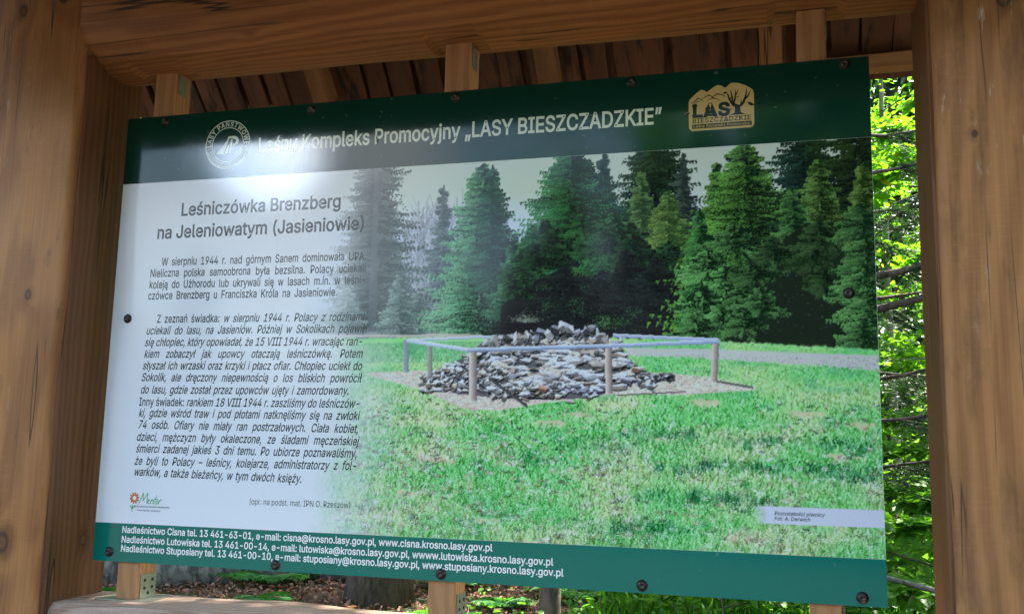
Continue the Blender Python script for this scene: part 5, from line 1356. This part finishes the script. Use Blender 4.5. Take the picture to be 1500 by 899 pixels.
# unseen trees behind the photographer, placed to shade the clearing and shape the board's reflection
frame_spots = [(3.4, -15.5, 12), (6.5, -12.0, 12), (.6, -18.5, 13), (10.5, -8.0, 13), (5.0, -18.0, 14), (13.5, -12.5, 14), (-2.0, -19.5, 12), (9.5, -15, 14), (2.4, -21, 14), (1.8, -14.5, 11), (-.6, -15.8, 10), (4.8, -13.4, 11), (8.4, -10.2, 12), (-19, -14, 13),
               (-3.6, -17, 9), (-4.9, -18.5, 8), (-6.4, -19, 7), (-8.0, -19.5, 6.4)]
for k in range(13):
    a_ = R(24+3.6*k); d_ = 23+(k*7 % 5)
    frame_spots.append((-.5-d_*math.sin(a_), -d_*math.cos(a_), (6.6+(k*5 % 4)*.6) if k not in (1, 2) else 5.4))
src = None
def copy_tree(src, x, y, k, rot):
    c_ = src.copy(); col.objects.link(c_); c_.location = (x, y, float(gz(x, y))); c_.scale = (k,)*3; c_.rotation_euler = (0, 0, rot)
    for ch in list(src.children):
        d_ = ch.copy(); col.objects.link(d_); d_.parent = c_
for k, (x, y, h) in enumerate(frame_spots):
    if src is None:
        src = spruce_tree("spruce_tree", "tall spruce across the forest road behind the viewer", x, y, h, .22, 300, [], "spruces across the forest road", n_far=9000, rx=3.0, lo=.05)
    else: copy_tree(src, x, y, h/15, k*1.7)
over = deciduous("beech_tree", "unseen beech behind the viewer, added to cover open sky", 10.5, -7.0, 14, .2, .36, 4.6, 9000, .16, m_beech, m_bark_b, 400, "unseen beeches added to cover open sky", 30)  # out of view, added with its copies to hold back sky light
for k, (x, y, s) in enumerate(((-15.5, -3.5, .9), (13.5, -2.6, 1.0), (-.8, -17, 1.0))):
    copy_tree(over, x, y, s, 1.3*k)

# fallen trunk, litter, ferns, undergrowth
def fallen_log():
    r = np.random.default_rng(2); pts = []; rad = []
    for i in range(26):
        t = i/25; x = -7.6+4.9*t; y = 5.45+1.0*t
        pts.append((x, y, float(gz(x, y))+.27-.06*t)); rad.append((.40-.15*t)*(1+.05*math.sin(9*t)+.04*r.normal()))
    mb = MB(); mb.tube(pts, rad, 22)
    me = mb.mesh("fallen_log", True)
    o = tag(link("fallen_log", me, m_bark_log), "grey pitted fallen trunk lying in the litter left of the board", "log")
    return o
fallen_log()

def litter():
    r = np.random.default_rng(12); n = 52000
    x = r.uniform(-8.5, 4, n); y = 1.0+12*r.random(n)**.9
    P = np.c_[x, y, gz(x, y)+r.uniform(.004, .045, n)]
    V, F = leaves(P, np.tile((0, -.15, 1.0), (n, 1)), .052, 12, .6, 1.0, .6)
    tag(link("leaf_litter", np_mesh("leaf_litter", V, F), m_litter), "brown dry leaf litter on the forest floor", "leaf litter", kind="stuff")
litter()

def fern_mesh(seed, nf=9, L0=.42):
    r = np.random.default_rng(seed); VF = []
    for f in range(nf):
        az = f*2*math.pi/nf+r.uniform(-.3, .3); L = L0*r.uniform(.7, 1.15); d = np.array((math.cos(az), math.sin(az), 0)); sd = np.array((-math.sin(az), math.cos(az), 0))
        k = 17; s = np.linspace(.12, 1, k)
        ax = d*(L*s)[:, None]+np.array((0, 0, 1.0))*(L*(.75*s-.62*s*s))[:, None]
        for sg in (-1, 1):
            P = ax; D = np.tile(sd*sg, (k, 1))+d*.45+np.array((0, 0, -.12)); ln = L*.40*np.sin(np.pi*np.clip(s*.86+.12, 0, 1))**.8
            N = np.tile(np.array((0, 0, 1.0))+d*.2, (k, 1))
            VF.append(leaves(P, N, ln, seed+f, .30, .2, .06, D))
        w = sd*.0025
        V = np.stack([ax[:-1]-w, ax[:-1]+w, ax[1:]+w*.7, ax[1:]-w*.7], 1).reshape(-1, 3)
        VF.append((V, np.arange(len(V)).reshape(-1, 4)))
    return cat_mesh("fern", VF)
fm = [fern_mesh(60+k, 8+k % 3, .40+.06*(k % 3)) for k in range(3)]
fern_spots = [(-3.35, 5.1), (-3.75, 5.9), (-2.15, 6.3), (-3.4, 6.9), (-1.85, 4.9), (-1.5, 5.6), (-1.2, 5.0), (-2.2, 4.4), (-.9, 6.0), (-.35, 4.9), (-4.4, 6.2), (0.05, 5.6), (-.1, 4.1), (.8, 5.2), (-4.9, 5.2)]
rf = np.random.default_rng(14)
for k, (x, y) in enumerate(fern_spots):
    o = tag(link("fern", fm[k % 3], m_fern, None, (x, y, float(gz(x, y))+.01), (0, 0, rf.uniform(0, 6.28))), "green fern among dry leaves below the board", "fern", "ferns on the forest floor below the board")
    s = rf.uniform(.5, .9); o.scale = (s, s, s)

def undergrowth():
    r = np.random.default_rng(18); VF = []
    n = 900; x = r.uniform(-2.0, 3.6, n); y = 2.2+7*r.random(n); keep = r.random(n) < np.clip((x+1.9)/1.6, .05, 1); x, y = x[keep], y[keep]
    for a, b in zip(x, y):
        m = r.integers(7, 16); h = r.uniform(.12, .42); z = float(gz(a, b))
        P = np.c_[a+r.normal(0, .10, m), b+r.normal(0, .10, m), z+h*r.uniform(.3, 1, m)]
        VF.append(leaves(P, np.tile((0, -.1, 1.0), (m, 1)), r.uniform(.05, .085), int(a*977+b*131) & 4095, .6, .3, .45))
    n = 800; x = r.uniform(1.0, 4.6, n); y = 4.2+10*r.random(n)
    for a, b in zip(x, y):
        m = r.integers(8, 18); hh = r.uniform(.2, 1.0); z = float(gz(a, b))
        P = np.c_[a+r.normal(0, .16, m), b+r.normal(0, .16, m), z+hh*r.uniform(.4, 1, m)]
        VF.append(leaves(P, np.tile((0, -.2, 1.0), (m, 1)), r.uniform(.06, .10), int(a*977+b*131) & 4095, .62, .3, .4))
    n = 9000; x = r.uniform(-.6, 3.4, n); y = 2.4+5*r.random(n)      # grass blades among them
    P = np.c_[x, y, gz(x, y)]; D = np.c_[r.normal(0, .45, n), r.normal(0, .45, n), np.ones(n)]
    VF.append(leaves(P, np.c_[r.normal(0, 1, (n, 2)), np.zeros(n)], .26, 19, .05, .2, .1, D))
    tag(link("undergrowth", cat_mesh("undergrowth", VF), m_hazel), "low green seedlings and grass under the board's right half", "undergrowth", kind="stuff")
undergrowth()

def stick(name, label, pts, r0, r1, mat):
    mb = MB(); P = np.array(pts); t = np.linspace(0, len(P)-1, 14)
    Q = np.c_[[np.interp(t, range(len(P)), P[:, a]) for a in range(3)]].T
    mb.tube(Q, np.linspace(r0, r1, 14), 8)
    tag(link(name, mb.mesh(name, True), mat), label, "branch")
stick("fallen_branch", "bare grey branch leaning through the leaves at the lower right corner of the board", [(.35, 3.3, .95), (1.05, 2.95, 1.02), (1.55, 2.75, .93), (2.3, 2.6, .55), (2.9, 2.5, .08)], .012, .016, m_bark_p)
